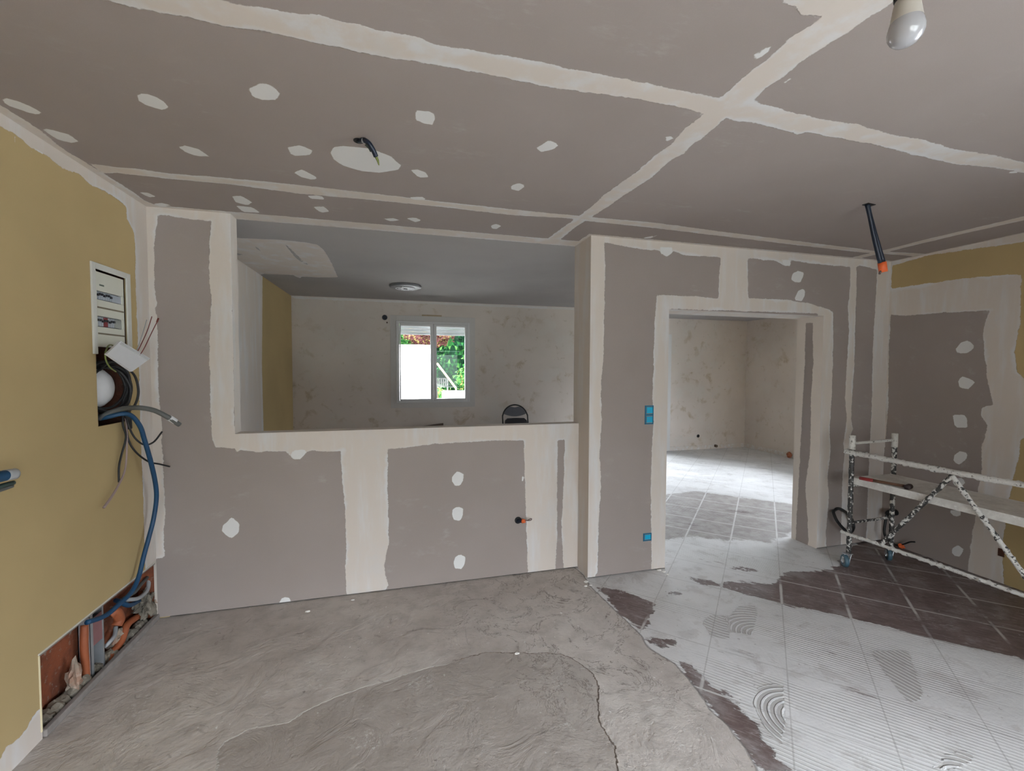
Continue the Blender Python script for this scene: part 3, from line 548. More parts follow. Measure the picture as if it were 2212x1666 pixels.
# ------------------------------------------------------------------ setting: right wall and the wall behind the camera
XR = lambda c, p: P(c, p, 0, xR)
R1 = XR('', [(1880, 630), (1924, 624), (2000, 613), (2090, 600), (2207, 591), (2204, 700), (2192, 760), (2198, 805), (2230, 830), (2240, 930), (2205, 950), (2202, 985), (2180, 1080), (2165, 1180), (2170, 1260), (2150, 1400), (1850, 1250)])
R2 = XR('', [(1880, 560), (1924, 560), (2000, 535), (2212, 490), (2500, 430), (2500, 455), (2212, 523), (2000, 553), (1928, 574), (1924, 640), (1880, 660)])
RB = XR('', [(1924, 680), (1955, 682), (2060, 675), (2138, 671), (2130, 690), (2123, 715), (2125, 760), (2133, 820), (2144, 873), (2121, 881), (2119, 890), (2122, 903), (2134, 918), (2124, 954), (2118, 962), (2121, 1014), (2111, 1060), (2104, 1135),
               (2100, 1150), (2096, 1186), (2091, 1226), (2085, 1300), (1880, 1240), (1896, 1168), (1908, 1000), (1919, 880), (1920, 780)])
rs_ = [XR('rr', q) for q in ([(205, 545), (230, 515), (265, 505), (292, 535), (260, 560), (215, 565)], [(215, 680), (235, 660), (295, 682), (280, 700), (260, 717), (225, 710)], [(192, 825), (245, 825), (258, 845), (258, 882), (205, 880)],
       [(200, 1000), (225, 980), (260, 990), (255, 1015), (225, 1040), (195, 1030)], [(193, 1100), (240, 1095), (250, 1120), (225, 1138), (195, 1125)], [(185, 1235), (232, 1235), (228, 1260), (205, 1263), (183, 1250)],
       [(190, 1400), (215, 1383), (245, 1405), (225, 1435), (190, 1430)])]
# compound frame minus the bare board: board wins, so the compound mask is cut back by it
rw = Shell()
def cmp_minus(p3):
    p2 = p3[:, 1:]; a = sdf(p2, [[q[1:] for q in R1], [q[1:] for q in R2]]); b = sdf(p2, [[q[1:] for q in RB]]); return np.minimum(a, -b)
def brd_all(p3):
    p2 = p3[:, 1:]; return np.maximum(sdf(p2, [[q[1:] for q in RB]])+.006, sdf(p2, [[q[1:] for q in R1], [q[1:] for q in R2]])-.012)
rw.panel((xR, V['yN'], 0), (0, 1, 0), (0, 0, 1), yF2-V['yN'], H, .02, holes=[(RD[0]-V['yN'], RD[1]-V['yN'], 0, 2.15)], masks=dict(spot=rs_), extra=dict(cmp=cmp_minus, brd=brd_all))
rw.panel((xR+.2, yD, 0), (0, -1, 0), (0, 0, 1), yD-V['yN']+.2, H+.1, 1, holes=[(yD-RD[1], yD-RD[0], 0, 2.15)])
for y in RD: rw.quad([(xR, y, 0), (xR, y, 2.15), (xR+.2, y, 2.15), (xR+.2, y, 0)], dict(cmp=1))
rw.quad([(xR, RD[0], 2.15), (xR, RD[1], 2.15), (xR+.2, RD[1], 2.15), (xR+.2, RD[0], 2.15)], dict(cmp=1))
rw.build('wall_right', MAT_YELLOW)
bw = Shell()
bw.panel((xR, V['yN'], 0), (-1, 0, 0), (0, 0, 1), xR-xL, H, .3, holes=[(xR-ND[1], xR-ND[0], 0, 2.15)], const=dict(brd=1))
bw.panel((xL-.2, V['yN']-.2, 0), (1, 0, 0), (0, 0, 1), xR-xL+.4, H+.1, 1, holes=[(ND[0]-xL+.2, ND[1]-xL+.2, 0, 2.15)], const=dict(brd=1))
for x in ND: bw.quad([(x, V['yN'], 0), (x, V['yN'], 2.15), (x, V['yN']-.2, 2.15), (x, V['yN']-.2, 0)], dict(cmp=1))
bw.quad([(ND[0], V['yN'], 2.15), (ND[1], V['yN'], 2.15), (ND[1], V['yN']-.2, 2.15), (ND[0], V['yN']-.2, 2.15)], dict(cmp=1))
bw.build('wall_back', MAT_BOARD)

# ------------------------------------------------------------------ setting: far room
yW, yB, xB, xK, xS = V['yW'], V['yB'], V['xB'], V['xK'], V['xS']
KC = lambda p: P('k', p, 2, H)
kc = Shell()
kpatch = [KC([(80, 200), (330, 210), (480, 225), (560, 240), (600, 280), (640, 350), (675, 430), (560, 430), (470, 425), (450, 436), (410, 415), (235, 410), (145, 300), (85, 290)]),
          KC([(40, 195), (150, 205), (160, 235), (40, 232)]), KC([(40, 300), (150, 300), (240, 410), (200, 420), (40, 400)]), rect(-1.4, yW-.04, xS, yW+.1)]
gouge = [KC([(365, 238), (385, 240), (450, 310), (498, 355), (490, 362), (430, 318)]), KC([(180, 250), (200, 252), (245, 300), (268, 328), (255, 326), (215, 290)])]
def kcut(p3):
    p2 = p3[:, :2]; f_ = lambda L: [[q[:2] for q in pl] for pl in L]; return np.minimum(sdf(p2, f_(kpatch)), -sdf(p2, f_(gouge)))
kc.panel((xK, yO, H), (0, 1, 0), (1, 0, 0), yB-yO, xB-xK, .04, extra=dict(cmp=kcut))
kc.box((xK-.3, yO+.001, H+.01), (xB+.3, yB+.3, H+.2))
kc.build('ceiling_far', MAT_KCEIL)
wx0, wx1, wz0, wz1 = -.10, 1.098, .985, 2.29
ix0, ix1, iz0, iz1 = .0, 1.0, 1.075, 2.2
kb = Shell()
kb.panel((xS, yW, 0), (-1, 0, 0), (0, 0, 1), xS-xK, H, .04, holes=[(xS-ix1, xS-ix0, iz0, iz1)], masks=dict(cmp=[[np.array(q) for q in ((xK, yW, H-.035), (xS, yW, H-.035), (xS, yW, H+.1), (xK, yW, H+.1))]]))
kb.panel((xK-.3, yW+.3, 0), (1, 0, 0), (0, 0, 1), xS-xK+.3, H+.1, 1, holes=[(ix0-xK+.3, ix1-xK+.3, iz0, iz1)])
for x in (ix0, ix1): kb.quad([(x, yW, iz0), (x, yW, iz1), (x, yW+.3, iz1), (x, yW+.3, iz0)], dict(cmp=1))
for z in (iz0, iz1): kb.quad([(ix0, yW, z), (ix1, yW, z), (ix1, yW+.3, z), (ix0, yW+.3, z)], dict(cmp=1))
kb.panel((xS, yB, 0), (0, -1, 0), (0, 0, 1), yB-yW, H, .3)
kb.panel((xB, yB, 0), (-1, 0, 0), (0, 0, 1), xB-xS, H, .05, holes=[(xB-BD[1], xB-BD[0], 0, 2.15)])
kb.panel((xS-.3, yB+.3, 0), (1, 0, 0), (0, 0, 1), xB-xS+.6, H+.1, 1, holes=[(BD[0]-xS+.3, BD[1]-xS+.3, 0, 2.15)])
for x in BD: kb.quad([(x, yB, 0), (x, yB, 2.15), (x, yB+.3, 2.15), (x, yB+.3, 0)], dict(cmp=1))
kb.quad([(BD[0], yB, 2.15), (BD[1], yB, 2.15), (BD[1], yB+.3, 2.15), (BD[0], yB+.3, 2.15)], dict(cmp=1))
kb.build('wall_far', MAT_PLASTER)
kl = Shell()
kl.panel((xK, yB, 0), (0, -1, 0), (0, 0, 1), yB-yO, H, .04, masks=dict(cmp=[[np.array(q) for q in ((xK, 3., -.1), (xK, 5.03, -.1), (xK, 5.0, .9), (xK, 4.99, 1.6), (xK, 5.04, 2.2), (xK, 5.07, 2.6), (xK, 4.7, 2.6), (xK, 3., 2.6))]]))
kl.box((xK-.4, yO-.1, 0), (xK-.02, yB+.3, H+.1))

kl.build('wall_far_left', MAT_YELLOW)
kr = Shell()
kr.panel((xB, yD, 0), (0, 1, 0), (0, 0, 1), yB-yD, H, .05, holes=[(WD[0]-yD, WD[1]-yD, .95, 2.25)])
kr.panel((xB+.3, yD-.3, 0), (0, 1, 0), (0, 0, 1), yB-yD+.6, H+.1, 1, holes=[(WD[0]-yD+.3, WD[1]-yD+.3, .95, 2.25)])
for y in WD: kr.quad([(xB, y, .95), (xB, y, 2.25), (xB+.3, y, 2.25), (xB+.3, y, .95)], dict(cmp=1))
for z in (.95, 2.25): kr.quad([(xB, WD[0], z), (xB+.3, WD[0], z), (xB+.3, WD[1], z), (xB, WD[1], z)], dict(cmp=1))
kr.panel((xB, yD+.002, 0), (-1, 0, 0), (0, 0, 1), xB-xR, H, .2, holes=[(xB-SW[1], xB-SW[0], .95, 2.25)])
for a, b, c, d in ((xR+.2, xB, 0, .95), (xR+.2, xB, 2.25, H+.1), (xR+.2, SW[0], .95, 2.25), (SW[1], xB, .95, 2.25)): kr.box((a, yD-.25, c), (b, yD, d), dict(cmp=1))
kr.build('wall_far_right', MAT_PLASTER)
def strip(name, a, b, mat):
    o = MB().box(a, b, bev=.004).build(name, mat); o['kind'] = 'structure'; return o
strip('baseboard_far', (BD[1]+.05, yB-.014, 0), (xB, yB, .075), MAT_PLASTER)
strip('baseboard_right', (xB-.014, yD+.1, 0), (xB, yB-.014, .075), MAT_PLASTER)
WEATH = plain('weathered_grey_track', (.24, .215, .20), .8, sc=22, var=.35, bump=.003)
strip('trim_3', (xL-.010, 2.172, .3555), (xL+.004, yF-.002, .3635), plain('cream_board_edge', (.60, .57, .50), .8))
strip('trim_4', (xL-.016, 2.186, .3430), (xL-.004, yF-.004, .3550), WEATH)
strip('trim_5', (xL-.010, 2.172, .03), (xL+.004, 2.180, .3555), plain('pale_ochre_edge', (.60, .52, .34), .8))
strip('trim_1', (xL-.012, 2.185, 0), (xL+.012, yF-.004, .032), WEATH)

# window and glazed doors ---------------------------------------------------
wn = empty('window_1', ((ix0+ix1)/2, yW, iz0), kind='structure')
m_ = MB()
for a, b in (((wx0, yW-.012, wz0), (ix0, yW, wz1)), ((ix1, yW-.012, wz0), (wx1, yW, wz1)), ((ix0, yW-.012, wz0), (ix1, yW, iz0)), ((ix0, yW-.012, iz1), (ix1, yW, wz1))): m_.box(a, b, bev=.002)
m_.build('trim_frame', plain('grey_trim_paint', (.52, .50, .48), .6, var=.04), wn)  # trim in one even mid grey
m_ = MB(); y0, y1 = yW-.028, yW+.04
for a, b in (((-.022, y0, 1.058), (.02, y1, 2.214)), ((.985, y0, 1.058), (1.018, y1, 2.214)), ((.02, y0, 1.058), (.985, y1, 1.085)), ((.02, y0, 2.18), (.985, y1, 2.214))): m_.box(a, b, bev=.004)
m_.build('outer_frame', GREY_PVC, wn)
for (a, b) in ((.02, .4925), (.4925, .985)):
    s_ = MB(); gx0, gx1 = (.040, .452) if a < .3 else (.536, .948)
    for p, q in (((a+.002, y0-.012, 1.085), (gx0, y1-.01, 2.18)), ((gx1, y0-.012, 1.085), (b-.002, y1-.01, 2.18)), ((gx0, y0-.012, 1.085), (gx1, y1-.01, 1.112)), ((gx0, y0-.012, 2.146), (gx1, y1-.01, 2.18))): s_.box(p, q, bev=.004)
    sa = s_.build('sash', GREY_PVC, wn)
    MB().box((gx0, yW, 1.112), (gx1, yW+.004, 2.146)).build('pane', GLASS, sa)
hb = MB().box((.482, y0-.02, 1.16), (.503, y0-.011, 1.24), bev=.003)
hb.tube([(.4925, y0-.02, 1.225), (.4925, y0-.045, 1.225)], .006, 10, sub=1); hb.tube([(.4925, y0-.045, 1.23), (.4925, y0-.045, 1.13)], [.008, .006], 10, sub=1)
hb.build('window_handle', plain('light_handle', (.82, .82, .82), .3), wn)
sh = MB()
for k in range(3): sh.box((ix0, yW+.14, 2.035+k*.045), (ix1, yW+.155, 2.035+k*.045+.042), bev=.006)
sh.build('roller_shutter', plain('shutter_slat', (.80, .84, .88), .4, var=.02), wn)
def glazed(name, c, axis, w_, hh=2.13):
    r = empty(name, c, kind='structure'); t = MB(); x0, x1 = -w_/2, w_/2
    def bx(mb, a, b):
        if axis == 0: mb.box((c[0]+a[0], c[1]+a[1], a[2]), (c[0]+b[0], c[1]+b[1], b[2]), bev=.004)
        else: mb.box((c[0]+a[1], c[1]+a[0], a[2]), (c[0]+b[1], c[1]+b[0], b[2]), bev=.004)
    for a, b in (((x0, -.03, 0), (x0+.05, .03, hh)), ((x1-.05, -.03, 0), (x1, .03, hh)), ((x0+.05, -.03, hh-.05), (x1-.05, .03, hh)), ((x0+.05, -.03, .001), (x1-.05, .03, .04))): bx(t, a, b)
    t.build('door_frame', WHITE_PVC, r)
    for k in (0, 1):
        a0 = x0+.05+k*(w_-.1)/2; a1 = a0+(w_-.1)/2; l = MB()
        for a, b in (((a0, -.035, .04), (a0+.07, .02, hh-.05)), ((a1-.07, -.035, .04), (a1, .02, hh-.05)), ((a0+.07, -.035, .04), (a1-.07, .02, .14)), ((a0+.07, -.035, hh-.12), (a1-.07, .02, hh-.05))): bx(l, a, b)
        lf = l.build('door_leaf', WHITE_PVC, r); g_ = MB(); bx(g_, (a0+.07, -.006, .14), (a1-.07, -.001, hh-.12)); g_.build('pane', GLASS, lf)
    return r
glazed('door_1', (sum(ND)/2, V['yN']-.06, 0), 0, ND[1]-ND[0]-.01)
glazed('door_2', (sum(BD)/2, yB+.06, 0), 0, BD[1]-BD[0]-.01)
w3 = empty('fill_window_right', (xB+.12, sum(WD)/2, .95), kind='structure');  # added opening, out of view, that lets more daylight into the far room
for o_, x_, (a_, b_) in ((w3, xB+.12, WD),):
    m_ = MB()
    for p, q in (((x_-.03, a_, .95), (x_+.03, a_+.06, 2.25)), ((x_-.03, b_-.06, .95), (x_+.03, b_, 2.25)), ((x_-.03, a_+.06, .95), (x_+.03, b_-.06, 1.01)), ((x_-.03, a_+.06, 2.19), (x_+.03, b_-.06, 2.25)), ((x_-.03, (a_+b_)/2-.04, 1.01), (x_+.03, (a_+b_)/2+.04, 2.19))): m_.box(p, q, bev=.004)
    m_.build('outer_frame', GREY_PVC, o_)
    for p, q in ((a_+.06, (a_+b_)/2-.04), ((a_+b_)/2+.04, b_-.06)): MB().box((x_-.003, p, 1.01), (x_+.003, q, 2.19)).build('pane', GLASS, o_)
w4 = empty('fill_window_near', (sum(SW)/2, yD-.12, .95), kind='structure'); m_ = MB(); a_, b_ = SW; y_ = yD-.12  # added opening, out of view, as fill light for the far walls
for p, q in (((a_, y_-.03, .95), (a_+.06, y_+.03, 2.25)), ((b_-.06, y_-.03, .95), (b_, y_+.03, 2.25)), ((a_+.06, y_-.03, .95), (b_-.06, y_+.03, 1.01)), ((a_+.06, y_-.03, 2.19), (b_-.06, y_+.03, 2.25)), (((a_+b_)/2-.04, y_-.03, 1.01), ((a_+b_)/2+.04, y_+.03, 2.19))): m_.box(p, q, bev=.004)
m_.build('outer_frame', GREY_PVC, w4)
for p, q in ((a_+.06, (a_+b_)/2-.04), ((a_+b_)/2+.04, b_-.06)): MB().box((p, y_-.003, 1.01), (q, y_+.003, 2.19)).build('pane', GLASS, w4)
glazed('door_3', (xR+.06, sum(RD)/2, 0), 1, RD[1]-RD[0]-.01)
strip('trim_2', (BD[1]-.01, yB-.02, 0), (4.965, yB+.0, 2.2), GREY_PVC)

# ------------------------------------------------------------------ electrical panel in the left wall
fx = xL
db = empty('distribution_board', (fx, 2.72, 1.64), 'flush ivory distribution board with two rows of breakers set in the ochre wall', 'fuse box')
def AL(px, py, x=xL): return at(px, py, 0, x)
d0, d1, e0, e1 = 2.563, 2.880, 1.640, 2.060
m_ = MB()
for a, b in (((fx, d0, e0-.03), (fx+.008, d0+.030, e1)), ((fx, d1-.036, e0-.01), (fx+.008, d1, e1)), ((fx, d0+.030, e1-.030), (fx+.008, d1-.036, e1))): m_.box(a, b, bev=.002)
m_.build('frame', plain('white_frame_plastic', (.62, .62, .58), .5, var=.04), db)
pf = fx-.006; py0, py1 = d0+.033, d1-.040; pt = e1-.038
row1 = (AL(211, 646)[2], AL(211, 627)[2]); row2 = (AL(213, 705)[2], AL(213, 682)[2])
pb_ = e0+.008
m_ = MB()
for a, b in ((pb_, row2[0]), (row2[1], row1[0]), (row1[1], pt)): m_.box((pf-.015, py0, a), (pf, py1, b), bev=.0015)
for a, b in ((row2[0], row2[1]), (row1[0], row1[1])):
    m_.box((pf-.015, py0, a), (pf, py0+.018, b), bev=.001); m_.box((pf-.015, py1-.020, a), (pf, py1, b), bev=.001)
m_.box((pf, py0, pb_), (pf+.006, py0+.014, pt), bev=.001)
m_.build('cover_panel', PANEL, db)
g1, g2 = AL(212, 663)[2], AL(214, 720)[2]
for g_ in (g1, g2): MB().box((pf, py0+.016, g_-.004), (pf+.0015, py1-.006, g_+.004)).build('groove_strip', plain('brown_strip', (.19, .16, .11), .6), db)  # brown strips standing in for the shade of the cover's groove lines
MB().box((pf, py0+.045, pt-.068), (pf+.001, py0+.08, pt-.060)).build('maker_mark', plain('grey_green_print', (.12, .15, .12), .6), db)
MB().box((pf-.02, py0, pb_), (pf-.016, py1, pt)).build('back_plate', plain('panel_back_grey', (.10, .12, .15), .6), db)
for (a, b), n_, dark in ((row1, 7, 0), (row2, 8, 1)):
    for k in range(n_):
        y = py0+.020+k*.0175+.0009; red = dark and k in (3, 4)
        br = MB().box((pf-.014, y, a+.003), (pf-.002, y+.0160, b-.004), bev=.001).build('breaker', BRK_GREY if not red else plain('faded_red_plastic', (.22, .03, .035), .5), db)
        up = (a+b)/2+(.001 if (k+dark) % 3 else -.004)
        MB().box((pf-.002, y+.002, up), (pf+.005, y+.014, up+.011), bev=.001).build('switch', DPLASTIC, br)
    MB().box((pf-.014, py0+.022+n_*.0175, a+.003), (pf-.003, py1-.021, b-.004)).build('blank_filler', BRK_GREY if not dark else plain('filler_grey', (.34, .36, .34), .5), db)

def cable(name, pts, r, mat, label, cat='cable', group=None, sub=7, n=10, parts=(), rib=0.0, lump=0.0):
    o = MB().tube(pts, r, n, sub=sub, rib=rib, lump=lump).build(name, mat, None, True); tag(o, label, cat, group)
    for nm, pp, rr, mm in parts: MB().tube(pp, rr, n, sub=4).build(nm, mm, o, True)
    return o
A = lambda *t: [AL(px, py, x) for px, py, x in t]
# white cover plate hanging by its leads
c0, c1, c2, c3 = AL(258, 737, -1.36), AL(322, 775, -1.33), AL(283, 803, -1.33), AL(228, 765, -1.36)
def plate(cs, th):
    cs = [np.array(c) for c in cs]; nn = np.cross(cs[1]-cs[0], cs[3]-cs[0]); nn /= np.linalg.norm(nn); m = MB()
    m.add([c+nn*th/2 for c in cs]+[c-nn*th/2 for c in cs], [(0, 1, 2, 3), (7, 6, 5, 4), (0, 4, 5, 1), (1, 5, 6, 2), (2, 6, 7, 3), (3, 7, 4, 0)]); return m, nn
pm, nn = plate((c0, c1, c2, c3), .012)
cp = pm.build('cover_plate', PAPERY); tag(cp, 'loose white plastic cover plate hanging tilted below the ivory fuse box', 'cover plate')
e_ = (c1-c0); f_ = (c3-c0); rb = MB()
for t in (.10, .17): rb.tube([c0+e_*.04+f_*t-nn*.007, c0+e_*.96+f_*t-nn*.007], .0022, 6, sub=1); rb.tube([c0+e_*.04+f_*t+nn*.007, c0+e_*.96+f_*t+nn*.007], .0022, 6, sub=1)
rb.build('edge_rib', plain('grey_rib', (.50, .50, .50), .5), cp)
# white drum in the cavity behind the coil
zc = AL(232, 838, -1.46)
drum = MB().lathe((-1.585, zc[1]-.005, zc[2]), (1, 0, 0), [(.0, 0), (.075, .0), (.100, .03), (.104, .06), (.098, .095), (.076, .120), (.040, .133), (.001, .137)], 40).build('cable_drum', PAPERY, None, True)
tag(drum, 'rounded white plastic-wrapped bundle sitting in the upper wall cavity inside the black cable coil', 'bundle')
# black cable coil
co = []; cu_ = np.array((.42, .90, 0)); cn_ = np.array((.90, -.42, 0))
for k in range(0, 190):
    t = k/24*2*PI*.96; rr = .112+.013*math.sin(k*.31)+.008*math.sin(k*.12)
    co.append(np.array((-1.458, zc[1]-.012, zc[2]-.002))+cu_*(rr*math.cos(t)*1.02)+np.array((0, 0, rr*1.08*math.sin(t)))+cn_*(.016*math.sin(k*.23)))
cable('coiled_cable', co, .0060, BLACK, 'thick coil of black cable looped around the white bundle in the wall cavity', sub=2)
cable('looped_cable', A((215, 800, -1.46), (240, 782, -1.40), (268, 792, -1.37), (291, 812, -1.36), (299, 845, -1.36), (293, 872, -1.37), (278, 888, -1.39), (250, 893, -1.43)), .0058, BLACK, 'single black cable loop standing out to the right of the coil below the fuse box')
cable('thin_cable', A((262, 762, -1.44), (240, 745, -1.41), (229, 757, -1.38), (228, 775, -1.37), (236, 792, -1.38), (250, 803, -1.42)), .0035, GREEN_W, 'thin green-grey cable hooked over the left edge of the loose white cover plate')
cable('red_wire', A((289, 777, -1.35), (303, 748, -1.34), (318, 715, -1.33), (328, 684, -1.33)), .0022, RED_W, 'upper brown-red bare wire sticking up behind the loose white cover plate')
cable('red_wire', A((293, 779, -1.34), (310, 755, -1.33), (326, 722, -1.32), (341, 692, -1.31)), .0022, RED_W, 'brown-red wire with a red tip, rightmost of the wires above the loose cover plate', parts=[('wire_tip', A((339, 696, -1.31), (342, 688, -1.31)), .0045, RED_W)])
cable('grey_wire', A((287, 776, -1.355), (300, 745, -1.35), (310, 715, -1.345), (317, 691, -1.34)), .0020, LGREY, 'thin grey wire, leftmost of the wires above the loose white cover plate')
# conduits leaving the bottom of the cavity
cable('grey_conduit', A((212, 905, -1.47), (235, 893, -1.43), (262, 884, -1.38), (296, 881, -1.30), (330, 886, -1.24), (360, 900, -1.19), (388, 918, -1.15)), .0125, GREY_C,
      'thick grey conduit with a white tape band arching right out of the wall cavity', 'conduit', n=16,
      parts=[('tape_band', A((366, 902.8, -1.182), (379, 911.3, -1.164)), .0156, PAPERY)])
cable('blue_conduit', A((214, 905, -1.47), (240, 899, -1.42), (265, 894, -1.38), (285, 899, -1.36), (303, 922, -1.35), (312, 950, -1.35), (325, 995, -1.35), (335, 1040, -1.36), (338, 1075, -1.37), (332, 1120, -1.385), (322, 1160, -1.395),
      (311, 1200, -1.40), (300, 1245, -1.40), (285, 1278, -1.40), (258, 1305, -1.41), (228, 1330, -1.42), (188, 1345, -1.43)), .0115, BLUE_C,
      'long blue conduit curving from the upper wall cavity down to the low cut-out', 'conduit', n=16, sub=9)
cable('black_cable', A((270, 890, -1.42), (280, 925, -1.40), (293, 948, -1.38), (312, 961, -1.36), (332, 955, -1.34), (350, 933, -1.33)), .0048, BLACK, 'black cable curling up to the right in front of the blue conduit')
cable('black_cable', A((272, 893, -1.42), (276, 945, -1.41), (292, 975, -1.39), (320, 997, -1.37), (345, 1003, -1.35), (366, 1008, -1.34)), .0048, BLACK, 'black cable ending to the right, lower of the two crossing the blue conduit')
cable('black_cable', A((264, 890, -1.42), (266, 920, -1.41), (272, 945, -1.41), (262, 985, -1.42), (257, 1010, -1.42), (257, 1042, -1.42)), .0048, BLACK, 'short black cable hanging straight down the ochre wall below the cavity')
cable('pink_cable', A((268, 888, -1.425), (274, 930, -1.41), (273, 990, -1.41), (268, 1022, -1.41), (254, 1052, -1.41), (240, 1075, -1.41), (224, 1097, -1.41)), [.0038, .0045, .0062], PINKISH, 'dusty pink cable hanging lowest down the ochre wall below the cavity')
cable('cable_bundle', A((214, 895, -1.50), (240, 893, -1.46), (262, 890, -1.43), (276, 900, -1.41), (279, 925, -1.42)), .014, BLACK, 'stubby black cable bundle pressed into the bottom right of the wall cavity', n=14)
# socket conduit at the left edge of the picture
bs = cable('blue_conduit', A((-110, 1060, -1.44), (-60, 1047, -1.400), (-25, 1036, -1.380), (18, 1026, -1.372)), .0195, BLUE_C, 'blue conduit stub with a pale end on the ochre wall, far left', 'conduit', n=20,
           parts=[('pale_end', A((10, 1027.5, -1.3735), (31, 1024, -1.370)), .0205, LGREY)])
cable('dark_green_cable', A((-110, 1080, -1.43), (-40, 1062, -1.388), (0, 1051, -1.378), (29, 1043, -1.374)), .0085, plain('dark_green_wire', (.02, .04, .035), .4), 'upper dark green cable lying under the blue conduit stub, far left')
cable('dark_grey_cable', A((-110, 1092, -1.43), (-40, 1072, -1.392), (0, 1059, -1.382), (26, 1050, -1.378)), .0070, GREY_C, 'lowest dark grey cable under the blue conduit stub, far left')

# ------------------------------------------------------------------ things inside the low cut-out
q0, q1 = AL(191, 1350, -1.475), AL(222, 1350, -1.475)
ms = empty('metal_stud', (-1.475, (q0[1]+q1[1])/2, 0), 'grey galvanised metal stud standing in the low orange wall cavity', 'stud')
MB().box((-1.52, q0[1], 0), (-1.516, q1[1], .34)).box((-1.52, q0[1], 0), (-1.470, q0[1]+.002, .34)).box((-1.52, q1[1]-.002, 0), (-1.470, q1[1], .34)).box((-1.472, q0[1], 0), (-1.470, q0[1]+.022, .34)).box((-1.472, q1[1]-.012, 0), (-1.470, q1[1], .34)).build('channel', GALV, ms)
MB().box((-1.476, q0[1]+.004, .16), (-1.4715, q1[1]-.006, .30)).build('pink_patch', plain('faded_red_paint', (.25, .12, .12), .7), ms)
cable('orange_sleeve', A((183, 1350, -1.49), (182, 1400, -1.49), (186, 1450, -1.49), (185, 1480, -1.49)), .016, TERRA, 'vertical orange sleeve just left of the grey metal stud', 'sleeve', n=14)
cable('orange_sleeve', A((238, 1330, -1.485), (250, 1322, -1.47), (258, 1338, -1.465), (252, 1352, -1.47)), .024, TERRA, 'bright orange sleeve stub under the blue conduit in the low cavity', 'sleeve', n=16)
cable('orange_sleeve', A((222, 1440, -1.50), (240, 1415, -1.49), (262, 1385, -1.485), (275, 1350, -1.49), (300, 1330, -1.50)), .018, TERRA, 'long orange sleeve slanting up to the right of the metal stud', 'sleeve', n=14, lump=.004)
cable('light_grey_conduit', A((322, 1250, -1.49), (318, 1275, -1.47), (300, 1292, -1.455), (278, 1296, -1.46), (255, 1300, -1.49)), .011, LGREY, 'light grey conduit bent in a curve at the corner end of the low cavity', 'conduit', n=14)
cable('light_grey_conduit', A((250, 1355, -1.50), (248, 1372, -1.48), (236, 1388, -1.475), (226, 1398, -1.49)), .010, LGREY, 'short pale conduit bend low behind the slanting orange sleeve', 'conduit', n=14)
cable('dark_grey_conduit', A((330, 1235, -1.50), (305, 1262, -1.48), (290, 1280, -1.47), (262, 1296, -1.49)), .010, GREY_C, 'dark grey conduit running beside the light one at the corner end of the low cavity', 'conduit', n=14)
cable('blue_conduit', A((250, 1297, -1.50), (262, 1302, -1.46), (280, 1308, -1.455), (300, 1298, -1.48)), .012, BLUE_C, 'short blue conduit stub crossing under the long blue one in the low cavity', 'conduit', n=14)
def rock(name, c, r, mat, label, cat, sq=(1, 1, 1), seed=0, amp=.35, parent=None, seg=3, kind=None):
    import bmesh
    bm = bmesh.new(); bmesh.ops.create_icosphere(bm, subdivisions=seg, radius=1)
    for v in bm.verts:
        d = v.co.normalized(); n_ = 1+amp*noise.noise(d*1.7+Vector((seed*3.1, seed, 0)))+amp*.5*noise.noise(d*4.5+Vector((seed, 0, 7)))
        v.co = Vector((c[0]+d.x*r*sq[0]*n_, c[1]+d.y*r*sq[1]*n_, c[2]+d.z*r*sq[2]*n_))
    o = link(name, [v.co for v in bm.verts], [[l.index for l in f.verts] for f in bm.faces], mat, parent); bm.free()
    return tag(o, label, cat, None, kind) if label else o
rock('mineral_wool', AL(316, 1308, -1.475), .055, WOOL, 'clump of grey-brown mineral wool at the corner end of the low cavity', 'insulation', (.5, 1.4, 1.3), 3, .9, seg=4)
rnd = random.Random(4); dm = MB()
for k in range(46):
    yy = 2.10+.95*k/45; rr = rnd.uniform(.018, .034); c_ = (-1.492+rnd.uniform(-.018, .012), yy, rr*.5)
    import bmesh as _b
    b_ = _b.new(); _b.ops.create_icosphere(b_, subdivisions=2, radius=1)
    vs_ = [(c_[0]+v.co.x*rr*.9*(1+.5*noise.noise(v.co*1.6+Vector((k, 0, 0)))), c_[1]+v.co.y*rr*1.2*(1+.5*noise.noise(v.co*1.6+Vector((0, k, 0)))), c_[2]+v.co.z*rr*.9*(1+.5*noise.noise(v.co*1.6+Vector((0, 0, k))))) for v in b_.verts]
    dm.add(vs_, [[l.index for l in f.verts] for f in b_.faces]); b_.free()
tag(dm.build('cavity_rubble', WOOL), 'grey-brown dust and mortar rubble lying along the bottom of the low wall cavity', 'rubble', kind='stuff')
rock('broken_brick', AL(345, 1293, -1.44), .030, RUBBLE, 'broken pinkish brick piece poking out by the wall corner', 'brick', (.8, .9, 1.3), 5, .6)
rock('rubble_lump', AL(160, 1480, -1.49), .045, RUBBLE, 'beige mortar rubble left of the metal stud in the low cavity', 'rubble', (.6, .8, 2.0), 8, .7)
rock('rubble_lump', AL(282, 1400, -1.49), .040, WOOL, 'dark rubble heap right of the metal stud in the low cavity', 'rubble', (.6, 2.0, .9), 11, .8)
rock('rubble_lump', AL(150, 1540, -1.485), .035, WOOL, 'dusty grey rubble at the near end of the low cavity floor', 'rubble', (.6, 2.4, .7), 12, .8)
rock('rubble_lump', AL(262, 1375, -1.50), .035, RUBBLE, 'reddish rubble behind the slanting orange sleeve', 'rubble', (.5, 1.6, 1.0), 15, .8)

